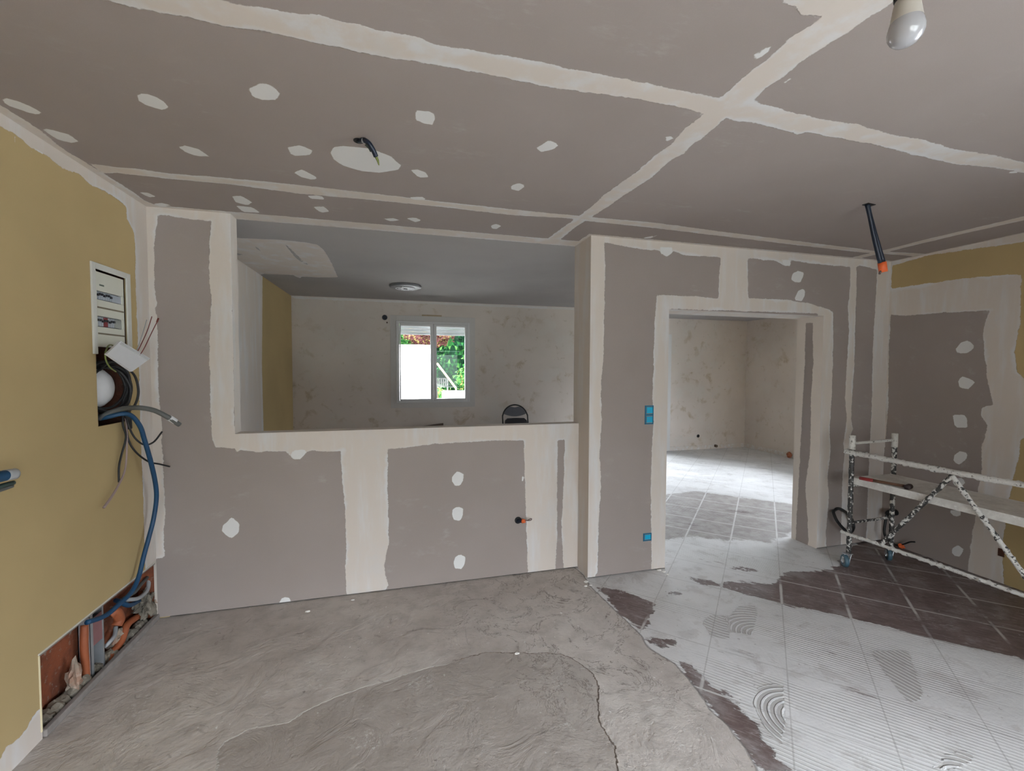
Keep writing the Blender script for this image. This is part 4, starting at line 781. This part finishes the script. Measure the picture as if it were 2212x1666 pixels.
# ------------------------------------------------------------------ boxes, holes and cables in the boards
def wall_box(name, x0, x1, z0, z1, label):
    r = empty(name, ((x0+x1)/2, yF2, z0), label, 'socket box', 'blue socket boxes beside the doorway')
    m = MB(); y = yF2
    m.box((x0, y-.004, z0), (x0+.010, y, z1)); m.box((x1-.006, y-.004, z0), (x1, y, z1)); m.box((x0+.010, y-.004, z0), (x1-.006, y, z0+.008)); m.box((x0+.010, y-.004, z1-.008), (x1-.006, y, z1))
    n_ = 2 if z1-z0 > .1 else 1
    if n_ == 2: m.box((x0+.010, y-.004, (z0+z1)/2-.007), (x1-.006, y, (z0+z1)/2+.007))
    m.build('rim', BLUE_BOXD, r)
    for k in range(n_):
        a = z0+(z1-z0)*k/n_; b = z0+(z1-z0)*(k+1)/n_
        MB().box((x0+.014, y-.006, a+.013), (x1-.009, y-.0005, b-.012), bev=.001).build('cover', BLUE_BOX, r)
a_, b_ = at(1392.5, 917, 1, yF2), at(1411.5, 876, 1, yF2); wall_box('socket_box', a_[0], b_[0], a_[2], b_[2], 'double bright blue socket box at mid height on the board left of the doorway')
a_, b_ = at(1389, 1170, 1, yF2), at(1407, 1151, 1, yF2); wall_box('socket_box', a_[0], b_[0], a_[2]+.002, b_[2], 'single bright blue socket box low on the board left of the doorway')
fh = at(1119, 1124, 1, yF)
hole = MB().disc((fh[0], yF-.0015, fh[2]), (0, 1, 0), .026, .003, 28).build('wall_hole', DARKHOLE); tag(hole, 'round dark cable hole low in the half wall board', 'hole')
ct = MB().tube([(fh[0]-.004, yF+.0, fh[2]-.006), (fh[0]+.012, yF-.020, fh[2]+.000), (fh[0]+.026, yF-.035, fh[2]+.003)], .013, 14).build('cable_tail', NAVY, None, True)
tag(ct, 'dark blue cable tail bound with orange tape coming out of the half wall hole', 'cable')
MB().tube([(fh[0]+.025, yF-.034, fh[2]+.003), (fh[0]+.040, yF-.050, fh[2]+.006)], [.017, .012], 14, sub=3).build('orange_tape', ORANGE, ct, True)
MB().tube([(fh[0]+.038, yF-.050, fh[2]+.008), (fh[0]+.060, yF-.062, fh[2]+.017), (fh[0]+.075, yF-.066, fh[2]+.026), (fh[0]+.085, yF-.066, fh[2]+.026), (fh[0]+.084, yF-.064, fh[2]+.017), (fh[0]+.072, yF-.061, fh[2]+.012), (fh[0]+.052, yF-.058, fh[2]+.012)], .0032, 8).build('wire_loop', plain('brown_wire', (.10, .06, .06), .5), ct, True)
# black conduit loop on the wall by the scaffold
lp = [at(x, y, 1, yy) for x, y, yy in ((1803, 1103, yF2), (1800, 1106, yF2-.05), (1806, 1122, yF2-.09), (1817, 1137, yF2-.10), (1829, 1148, yF2-.10), (1838, 1150, yF2-.09), (1844, 1138, yF2-.07), (1838, 1118, yF2-.06), (1826, 1106, yF2-.05), (1812, 1099, yF2-.03), (1803, 1102, yF2))]
cable('black_conduit', lp, .0115, BLACK, 'black flexible conduit loop coming out of the wall behind the scaffold post', 'conduit', n=16)
q = at(1934, 1107, 0, xR)
k_ = MB().tube([(xR, q[1], q[2]), (xR-.05, q[1], q[2]), (xR-.09, q[1]-.01, q[2]-.005)], .028, 20).build('conduit_end', BLACK, None, True); tag(k_, 'fat black conduit end poking out of the right wall by the rear scaffold post', 'conduit')
q2 = [at(x, y, 0, xx) for x, y, xx in ((1916, 1112, xR-.10), (1912, 1130, xR-.12), (1910, 1150, xR-.13), (1916, 1164, xR-.10), (1926, 1172, xR-.04), (1938, 1178, xR-.02), (1952, 1176, xR-.03), (1966, 1171, xR-.05), (1976, 1171, xR-.06))]
tc = MB().tube(q2, [.010, .010, .008, .006, .006], 12).build('black_cable', BLACK, None, True); tag(tc, 'black cable with an orange tape knot low on the right wall behind the scaffold', 'cable')
rock('orange_tape', at(1947, 1180, 0, xR-.03), .018, ORANGE, None, None, (1, 1.2, 1.1), 2, .4, tc)
q = at(2163, 1194, 0, xR)
rh = MB().box((xR-.003, q[1]-.017, q[2]-.028), (xR+.001, q[1]+.017, q[2]+.028)).build('wall_hole', BRICK_D); tag(rh, 'ragged brown brick hole low in the right wall beyond the brace', 'hole')
# far room wall details
def disc_on(name, p, r, mat, label, cat='hole', ax=(0, 1, 0), th=.004):
    o = MB().disc(p, ax, r, th, 24).build(name, mat); return tag(o, label, cat)
p_ = at(831, 686, 1, yW); disc_on('wall_hole', (p_[0], yW-.003, p_[2]), .036, plain('blue_black_hole', (.006, .010, .022), .6), 'round blue-black hole beside the top left of the far window')
p_ = at(836, 697, 1, yW); disc_on('wall_hole', (p_[0], yW-.003, p_[2]), .011, WOODR, 'small brown screw hole just below the round blue-black one')
p_ = at(1508, 942, 1, yB); disc_on('wall_hole', (p_[0], yB-.003, p_[2]), .030, DARKHOLE, 'dark oval socket hole in the far wall seen through the doorway')
p_ = at(1544, 963, 1, yB); disc_on('pipe_stub', (p_[0], yB-.03, p_[2]), .026, WOODR, 'brown pipe stub at the foot of the far wall seen through the doorway', 'pipe', th=.05)
p_ = at(1702, 975, 1, 6.0); rock('brick_chip', (xB-.05, 6.05, .05), .05, brickmat('rust_chip', (.30, .10, .05), (.22, .07, .04), (.3, .2, .15)), 'rust brown chip at the foot of the far room right wall', 'rubble', (.6, 1, 1), 4)
va, vb = at(911, 684, 1, yW), at(954, 680, 1, yW)
vs = MB().box((va[0], yW-.010, va[2]-.004), (vb[0], yW-.001, va[2]+.028), bev=.003).box((va[0]+.02, yW-.014, va[2]+.006), (vb[0]-.02, yW-.010, va[2]+.018), bev=.002).build('air_vent', plain('stained_vent', (.42, .33, .22), .7)); tag(vs, 'narrow stained air vent strip just above the far window', 'vent')
# ceiling lamp in the far room
lc = at(876, 621, 2, H-.02)
lamp = empty('ceiling_lamp', (lc[0], lc[1], H), 'flat round grey LED ceiling lamp in the far room', 'ceiling lamp')
MB().lathe((lc[0], lc[1], H), (0, 0, -1), [(.0, 0), (.175, 0), (.182, .008), (.180, .020), (.165, .026), (.120, .026)], 48).build('housing', plain('grey_lamp_rim', (.16, .16, .17), .4), lamp, True)
MB().lathe((lc[0], lc[1], H), (0, 0, -1), [(.125, .0262), (.110, .034), (.050, .037), (.001, .037)], 48).build('diffuser', plain('lamp_diffuser', (.30, .30, .31), .3), lamp, True)
m_ = MB()
for rr, cnt in ((.108, 36), (.078, 26)):
    for k in range(cnt):
        t = 2*PI*k/cnt; m_.box((lc[0]+rr*math.cos(t)-.005, lc[1]+rr*math.sin(t)-.005, H-.040), (lc[0]+rr*math.cos(t)+.005, lc[1]+rr*math.sin(t)+.005, H-.034))
m_.build('crystal_ring', plain('crystal_bead', (.85, .86, .88), .1), lamp)
MB().disc((lc[0], lc[1], H-.040), (0, 0, 1), .022, .008, 24).build('centre_cap', GREY_C, lamp)

# ceiling cables
h1 = at(775, 304, 2, H); disc_on('ceiling_hole', (h1[0], h1[1], H-.001), .022, DARKHOLE, 'small dark cable hole in the ceiling beside the large white oval patch', ax=(0, 0, 1), th=.002)
def down(px, py, z): return at(px, py, 2, z)
s1 = MB().tube([(h1[0], h1[1], H+.0), down(786, 303, 2.488), down(797, 310, 2.470), down(806, 324, 2.450), down(812, 338, 2.432)], .010, 14).build('ceiling_cable', NAVY, None, True)
tag(s1, 'short dark blue ceiling cable with a bare tip curving out beside the white oval patch', 'cable')
MB().tube([down(812, 338, 2.432), down(816, 347, 2.422), down(818.5, 357, 2.410)], [.006, .005, .002], 10).build('bare_tip', GREEN_W, s1, True)
MB().tube([down(790, 312, 2.475), down(797, 320, 2.465), down(801, 328, 2.455)], [.006, .004, .003], 8).build('thin_wire', plain('dark_green_lead', (.03, .04, .03), .5), s1, True)
MB().tube([down(784, 303, 2.4885), down(788, 305, 2.484)], .0106, 12, sub=3).build('sheath_mark', LGREY, s1, True)
h2 = at(1877, 442, 2, H); hs = MB().obox((h2[0], h2[1], H-.0015), (.034, .004, 0), (-.002, .016, 0), (0, 0, .0015)).build('ceiling_hole', DARKHOLE); tag(hs, 'slanted dark slot in the ceiling above the long hanging sleeve', 'hole')
hh = lambda px, py, x=h2[1]: at(px, py, 1, x)
p0 = np.array((h2[0]-.012, h2[1], H)); p1 = hh(1883, 480); p2 = hh(1892, 520); p3 = hh(1905, 568)
hc = empty('hanging_cable', (p0[0], p0[1], H), 'long dark blue twin sleeve with an orange taped end hanging from the ceiling', 'cable')
for dx in (-.009, .009):
    MB().tube([p0+(dx*.5, 0, 0), hh(1880, 470)+(dx*.3, 0, 0), p2+(dx*.9, 0, 0), p3+(dx*1.2, 0, 0)], [.010, .011, .013], 14).build('sleeve', NAVY, hc, True)
MB().tube([p3+(0, 0, .004), hh(1908, 588)], .0215, 16, sub=2).build('orange_tape', ORANGE, hc, True)
MB().tube([hh(1905, 586)+(-.008, 0, 0), hh(1902, 592)+(-.008, 0, 0)], .006, 8, sub=2).build('wire_end', plain('brown_lead', (.12, .08, .07), .6), hc, True)

# light bulb near the camera
bc = CAM+(FW+RT*(1957-1106)/F-UP*(66-833)/F)*.86
lb = empty('light_bulb', (bc[0], bc[1], H), 'frosted white light bulb hanging on a bare holder close to the camera', 'light bulb')
MB().lathe((bc[0], bc[1], bc[2]-.030), (0, 0, 1), [(.0005, 0), (.010, .0012), (.018, .005), (.025, .012), (.029, .021), (.0300, .030), (.0285, .040), (.0262, .047)], 48).build('glass_globe', plain('frosted_globe', (.40, .40, .42), .18, var=.01, bump=.0, Coat_Weight=.5), lb, True)
MB().lathe((bc[0], bc[1], bc[2]+.017), (0, 0, 1), [(.0262, 0), (.0255, .004), (.0215, .030), (.0190, .042), (.0001, .043)], 48).build('bulb_base', plain('cream_bulb_base', (.50, .47, .42), .4, var=.03), lb, True)
MB().lathe((bc[0], bc[1], bc[2]+.058), (0, 0, 1), [(.0001, 0), (.019, 0), (.021, .005), (.021, .035), (.012, .048), (.0001, .050)], 40).build('lamp_holder', BLACK, lb, True)
MB().tube([(bc[0], bc[1], bc[2]+.10), (bc[0]+.004, bc[1], (bc[2]+H)/2+.04), (bc[0], bc[1], H)], .0032, 8).build('cord', BLACK, lb, True)

# ------------------------------------------------------------------ scaffold
sx0, sx1, sy0, sy1 = 3.42, 3.865, 2.565, .70
sc_ = empty('rolling_scaffold', ((sx0+sx1)/2, (sy0+sy1)/2, 0), 'low rolling scaffold of black tubes caked in white plaster along the right wall', 'scaffold')
for x in (sx0, sx1):
    for y in (sy0, sy1):
        po = MB().tube([(x, y, .105), (x, y, .93)], .0165, 14, sub=40, lump=.004).build('post', SPLAT_D if x == sx0 else SPLAT, sc_, True)
        MB().tube([(x, y, .925), (x, y, 1.035)], .021, 16, sub=6, lump=.002).build('sleeve_cap', CAKED, po, True)
for y in (sy0, sy1):
    MB().tube([(sx0, y, .972), (sx1, y, .982)], .0105, 10, sub=16, lump=.003).build('crossbar', CAKED, sc_, True)
    MB().tube([(sx0, y, .345), (sx1, y, .352)], .0095, 10, sub=16, lump=.004).build('crossbar', SPLAT, sc_, True)
    MB().tube([(sx0, y, .640), (sx1, y, .640)], .0105, 10, sub=16, lump=.003).build('crossbar', SPLAT, sc_, True)
MB().tube([(sx0-.018, sy0+.035, .903), (sx0-.018, 1.9, .898), (sx0-.018, sy1-.04, .905)], .0165, 14, sub=110, lump=.011).build('guard_rail', CAKED, sc_, True)
MB().tube([(sx0-.018, sy0+.05, .258), (sx0-.018, 1.9, .275), (sx0-.018, sy1-.04, .275)], .0115, 12, sub=110, lump=.011).build('lower_rail', CAKED, sc_, True)
apex = at(2057, 1028, 0, sx0-.02)
bl = at(1903, 1176, 0, sx0-.02); br_ = at(2226, 1262, 0, sx0-.02)
MB().tube([apex, bl], .0125, 12, sub=60, lump=.009).build('brace', SPLAT, sc_, True)
MB().tube([apex, br_], .0125, 12, sub=60, lump=.009).build('brace', spatter('mostly_caked_steel', .42, .48), sc_, True)
TYRE = plain('blue_grey_tyre', (.06, .12, .16), .5)
for x, y, an in ((sx0-.035, sy0+.0, .55), (sx1-.02, sy0+.0, .7), (sx0, sy1, 1.), (sx1, sy1, .4)):
    ca = empty('caster', (x, y, .048)); ca.parent = sc_; ca.matrix_parent_inverse = Matrix.Translation(-Vector(sc_.location))
    ax = np.array((math.cos(an), -math.sin(an), 0)); fwd = np.array((math.sin(an), math.cos(an), 0)); cx = x+.035 if x < 3.6 else x+.02
    def sub(mb, nm, mat, smooth=True):
        o = mb.build(nm, mat, None, smooth); o.parent = ca; o.matrix_parent_inverse = Matrix.Translation(-Vector((x, y, .048))); return o
    c = np.array((x, y, .048))
    sub(MB().lathe(c, ax, [(.0001, -.011), (.030, -.011), (.034, -.014), (.044, -.014), (.048, -.009), (.048, .009), (.044, .014), (.034, .014), (.030, .011), (.0001, .011)], 32), 'wheel', TYRE)
    sub(MB().disc(c, ax, .019, .036, 20), 'hub', LGREY)
    fk = MB()
    for sg in (-1, 1): fk.obox(c+ax*sg*.021+np.array((.012 if x < 3.6 else .008, 0, .022)), fwd*.016, (.010, 0, .034), ax*.0018)
    fk.obox((cx-.012, y, .101), (.026, 0, 0), (0, .024, 0), (0, 0, .003)); sub(fk, 'fork', GALV, False)
pl_ = MB().box((sx0+.004, sy1-.06, .655), (sx0+.009, sy0+.005, .708)).box((sx1-.03, sy1-.06, .655), (sx1-.025, sy0+.005, .708)).box((sx0+.009, sy1-.06, .690), (sx1-.03, sy0+.005, .706))
plk = link('scaffold_platform', pl_.v, pl_.f, CAKED_P, None, pl_.m); tag(plk, 'white plaster-caked platform plank resting in the rolling scaffold', 'platform')
# hammer on the platform
ha, hb_ = at(1857, 1033, 2, .722), at(1962, 1052, 2, .722); dv = (hb_-ha)/np.linalg.norm(hb_-ha)
hm = empty('mallet', tuple((ha+hb_)/2), 'mallet with a red grip and dark head lying on the scaffold platform', 'hammer')
L_ = np.linalg.norm(hb_-ha)
MB().tube([ha, ha+dv*L_*.30], .0125, 12, sub=3).build('grip', plain('red_grip', (.26, .02, .02), .5), hm, True)
MB().tube([ha+dv*L_*.30, ha+dv*L_*.95], [.0115, .009, .011], 12, sub=4).build('handle', plain('grubby_wood_handle', (.12, .055, .03), .6, var=.4), hm, True)
sd = np.cross(dv, (0, 0, 1)); MB().tube([hb_-sd*.030, hb_+sd*.026], .0185, 16, sub=2, lump=.003).build('head', plain('black_mallet_head', (.035, .018, .018), .6), hm, True)

# ------------------------------------------------------------------ folding chair and board in the far room
tc_ = at(1112, 875, 1, 6.12); top = tc_[2]; cx = tc_[0]; W2_ = .19
ch = empty('folding_chair', (cx, 6.0, 0), 'folded chair with black padded seat leaning against the far wall right of the window', 'chair')
def CP(u, z): return (cx+u, 6.24-(top-z)*.22-.11, z)
arc = [CP(-W2_, .02), CP(-W2_, .45), CP(-W2_, top-.19)]+[CP(-W2_*math.cos(t), top-.19+.19*math.sin(t)) for t in np.linspace(.25, PI-.25, 9)]+[CP(W2_, top-.19), CP(W2_, .45), CP(W2_, .02)]
CHR = plain('dark_chair_tube', (.045, .045, .042), .35, .6)
MB().tube(arc, .0105, 12, sub=6).build('back_frame', CHR, ch, True)
bp = MB(); n_ = 22; vv = []; ff = []
for i in range(n_+1):
    u = -W2_*.94+2*W2_*.94*i/n_; t = abs(u)/W2_; ztop = top-.19+.19*math.sqrt(max(0, 1-t*t))-.008-(.028*math.exp(-(u/.055)**2)); zbot = top-.118-.047*(1-t*t)
    ztop = max(ztop, zbot+.003)
    for dy in (-.004, .004):
        for z in (zbot, ztop): q = CP(u, z); vv.append((q[0], q[1]+dy-.004*(1-t), q[2]))
for i in range(n_):
    a = i*4; b = a+4; ff += [(a, b, b+1, a+1), (a+2, a+3, b+3, b+2), (a+1, b+1, b+3, a+3), (a, a+2, b+2, b)]
ff += [(0, 1, 3, 2), (n_*4, n_*4+2, n_*4+3, n_*4+1)]
bp.add(vv, ff); bp.build('backrest', plain('slate_plastic', (.105, .11, .125), .45), ch)
zt = top-.185
sv = [CP(u, z) for u, z in ()]
seat = MB(); ptsS = []
for (u, z) in [(-.165, zt-.34), (-.170, zt-.10), (-.160, zt-.035), (-.125, zt-.004), (0, zt), (.125, zt-.004), (.160, zt-.035), (.170, zt-.10), (.165, zt-.34)]: ptsS.append(CP(u, z))
k = len(ptsS); seat.add([(p[0], p[1]-.045, p[2]) for p in ptsS]+[(p[0], p[1]-.008, p[2]) for p in ptsS], [tuple(range(k)), tuple(range(2*k-1, k-1, -1))]+[(i, i+k, (i+1) % k+k, (i+1) % k) for i in range(k)])
seat.build('seat', plain('black_vinyl', (.012, .012, .016), .45), ch)
for sg in (-1, 1): MB().tube([(cx+sg*.165, 6.07, top-.30), (cx+sg*.170, 5.98, .02)], .0095, 10, sub=2).build('leg', CHR, ch, True)
MB().tube([(cx-.168, 6.02, .18), (cx+.168, 6.02, .18)], .008, 10, sub=2).build('leg_crossbar', CHR, ch, True)
ba, bb_ = at(898, 922, 1, 6.24), at(958, 915, 1, 6.24)
wb = MB().add([(ba[0]-.25, 6.22, .02), (bb_[0], 6.10, .02), (bb_[0], 6.26, bb_[2]), (ba[0], 6.26, ba[2]-.01), (ba[0]-.25, 6.24, ba[2]-.06)], [(0, 1, 2, 3, 4)])
wb.add([(ba[0]-.25, 6.245, .02), (bb_[0], 6.125, .02), (bb_[0], 6.285, bb_[2]), (ba[0], 6.285, ba[2]-.01), (ba[0]-.25, 6.265, ba[2]-.06)], [(4, 3, 2, 1, 0)])
wb.add([wb.v[i] for i in range(10)], [(0, 5, 6, 1), (1, 6, 7, 2), (2, 7, 8, 3), (3, 8, 9, 4), (4, 9, 5, 0)])
o = wb.build('wooden_board', WOODR); tag(o, 'dark wooden board whose top edge shows below the far window', 'board')

# ------------------------------------------------------------------ crumbs on the floor
crs = [(1266, 1258, .012, 'curved white plaster crumb at the foot of the protruding wall corner'), (1265, 1267, .009, 'round white plaster crumb just below the curved one by the wall corner'),
       (1276, 1265, .008, 'small white plaster crumb right of the round one by the wall corner'), (1424, 1233, .013, 'plaster crumb at the left foot of the doorway, largest of its heap'),
       (1434, 1236, .011, 'plaster crumb at the left foot of the doorway, rightmost of its heap'), (1418, 1229, .008, 'plaster crumb at the left foot of the doorway, nearest the wall'),
       (1442, 1242, .007, 'plaster crumb lying furthest into the doorway from the left foot'), (1117, 1413, .009, 'lone oval white plaster crumb on the cement near the tile edge'),
       (762, 1297, .008, 'white plaster crumb on the cement below the plastered column of the half wall'), (664, 1322, .010, 'flat white plaster crumb below the half wall, left of the plastered column')]
for i, (px, py, r, lb_) in enumerate(crs):
    p = at(px, py, 2, 0); rock('plaster_crumb', (p[0], p[1], r*.35), r, CRUMB, lb_, 'crumb', (1.5, 1, .45), i+20, .5, seg=2)['group'] = 'plaster crumbs on the floor'

# ------------------------------------------------------------------ outside
gd = MB().box((-30, 7.6, -.35), (40, 60, -.2)).box((4.6, -30, -.35), (60, 7.5, -.2)).box((-30, -40, -.35), (4.5, -2.85, -.2)).box((-30, -2.84, -.35), (-1.9, 7.5, -.2)).build('ground', plain('pale_yard', (.20, .20, .18), .95, sc=3, var=.2)); gd['kind'] = 'structure'
gwz = at(866, 748, 1, 11.)[2]; gx = at(938, 790, 1, 11.)[0]
gw = MB().box((-4, 11, -.2), (gx, 11.25, gwz)).box((-4.05, 10.97, gwz), (gx+.02, 11.28, gwz+.04)).build('garden_wall', plain('white_render', (.86, .85, .86), .9, var=.02, sc=5)); gw['kind'] = 'structure'
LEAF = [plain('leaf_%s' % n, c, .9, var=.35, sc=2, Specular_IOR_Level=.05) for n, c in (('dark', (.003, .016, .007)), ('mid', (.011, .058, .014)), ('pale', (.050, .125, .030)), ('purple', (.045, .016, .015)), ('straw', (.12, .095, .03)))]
BARK = plain('bark', (.10, .07, .05), .9)
def shrub(name, c, rad, n, mats, wts, size, label, cat, grp=None, seed=1):
    rnd = random.Random(seed); v = []; f = []; mi = []
    for i in range(n):
        while True:
            d = Vector((rnd.uniform(-1, 1), rnd.uniform(-1, 1), rnd.uniform(-1, 1)))
            if .2 < d.length < 1: break
        d = d*(1+.35*noise.noise(d*2.5+Vector((seed, 0, 0))))
        p = Vector((c[0]+d.x*rad[0], c[1]+d.y*rad[1], c[2]+d.z*rad[2])); a = Vector((rnd.gauss(0, 1), rnd.gauss(0, 1), rnd.gauss(0, .6))).normalized(); b = a.cross(Vector((rnd.gauss(0, 1), rnd.gauss(0, 1), rnd.gauss(0, 1)))).normalized()
        s_ = size*rnd.uniform(.5, 1.3); k = len(v); v += [p-a*s_, p+b*s_*.42, p+a*s_, p-b*s_*.42]; f.append((k, k+1, k+2, k+3))
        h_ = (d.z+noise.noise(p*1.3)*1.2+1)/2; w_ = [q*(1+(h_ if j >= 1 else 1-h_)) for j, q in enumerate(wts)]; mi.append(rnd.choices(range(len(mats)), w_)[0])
    import bmesh
    bm = bmesh.new(); bmesh.ops.create_icosphere(bm, subdivisions=5, radius=.82); k = len(v)      # dense inner leafage
    for q in bm.verts:
        d = q.co*(1+.35*noise.noise(q.co*2.5/.82+Vector((seed, 0, 0)))+.14*noise.noise(q.co*11)+.06*noise.noise(q.co*27)); v.append(Vector((c[0]+d.x*rad[0], c[1]+d.y*rad[1], c[2]+d.z*rad[2])))
    for fc in bm.faces: f.append(tuple(l.index+k for l in fc.verts)); mi.append(rnd.choices(range(len(mats)), wts)[0])
    bm.free()
    t = empty(name, (c[0], c[1], -.2), label, cat, grp); link('foliage', v, f, mats, t, mi)
    MB().tube([(c[0], c[1], -.2), (c[0]+.05, c[1], c[2])], [.09, .05], 8, sub=3).build('trunk', BARK, t, True); return t
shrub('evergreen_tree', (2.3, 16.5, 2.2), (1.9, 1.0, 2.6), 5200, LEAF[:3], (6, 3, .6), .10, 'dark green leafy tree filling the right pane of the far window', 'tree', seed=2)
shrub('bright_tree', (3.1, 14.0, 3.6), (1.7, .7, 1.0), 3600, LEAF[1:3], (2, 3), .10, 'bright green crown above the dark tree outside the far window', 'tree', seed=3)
shrub('pale_bush', (2.35, 12.8, .9), (.7, .6, 1.5), 3200, LEAF[1:3]+[LEAF[4]], (2, 4, .7), .055, 'pale green bush in front of the dark tree at the right of the far window', 'bush', seed=4)
shrub('low_bush', (1.15, 11.9, .45), (.5, .35, .6), 1800, LEAF[1:3]+[LEAF[4]], (2, 3, 1.6), .05, 'low straw-tinged bush behind the crate outside the far window', 'bush', seed=6)
shrub('purple_tree', (.85, 13.2, 2.62), (.75, .4, .55), 1500, [LEAF[3], LEAF[4]], (4, 1), .05, 'purple-leaved branches hanging over the white garden wall', 'tree', seed=5)
shrub('wall_top_bush', (-.2, 14.6, 2.7), (.85, .4, .7), 1500, LEAF[1:3], (2, 3), .07, 'bright green bush behind the left end of the white garden wall', 'bush', seed=7)
shrub('tall_tree', (.2, 19, 3.5), (6, 1, 3.8), 4500, LEAF[1:3], (3, 3), .18, 'tall pale tree line far behind the garden wall', 'tree', seed=9)
ck = empty('slatted_crate', (1.0, 10.2, 0), 'dark slatted crate standing by the white garden wall outside', 'crate')
k0, k1 = at(944, 818, 1, 10.2), at(967, 834, 1, 10.2); m_ = MB()
for i in range(6): x = k0[0]+(k1[0]-k0[0])*i/5; m_.box((x-.012, 10.18, k1[2]), (x+.012, 10.2, k0[2]))
m_.build('slat', CHR, ck)
for z in (k0[2], (k0[2]+k1[2])/2, k1[2]): MB().box((k0[0], 10.2, z-.012), (k1[0], 10.22, z+.012)).build('batten', CHR, ck)
for x in (k0[0], k1[0]): MB().box((x-.015, 10.2, -.2), (x+.015, 10.24, k0[2])).build('corner_post', CHR, ck)
po_ = MB().tube([at(944, 785, 1, 10.5), at(985, 839, 1, 10.5)], .022, 8, sub=2).tube([at(985, 839, 1, 10.5), at(985, 839, 1, 10.5)+(.02, 0, -1.2)], .02, 8, sub=2).build('yellow_pole', plain('yellow_paint', (.75, .55, .18), .5)); tag(po_, 'yellow slanting pole outside beyond the slatted crate', 'pole')
st = at(990, 845, 1, 10.0); mm = MB().box((st[0]-.35, 9.8, -.2), (st[0]+.5, 10.3, st[2]), bev=.03).build('stone_slab', plain('pale_slab', (.82, .80, .78), .9)); tag(mm, 'pale stone slab on the yard below the yellow pole', 'slab')
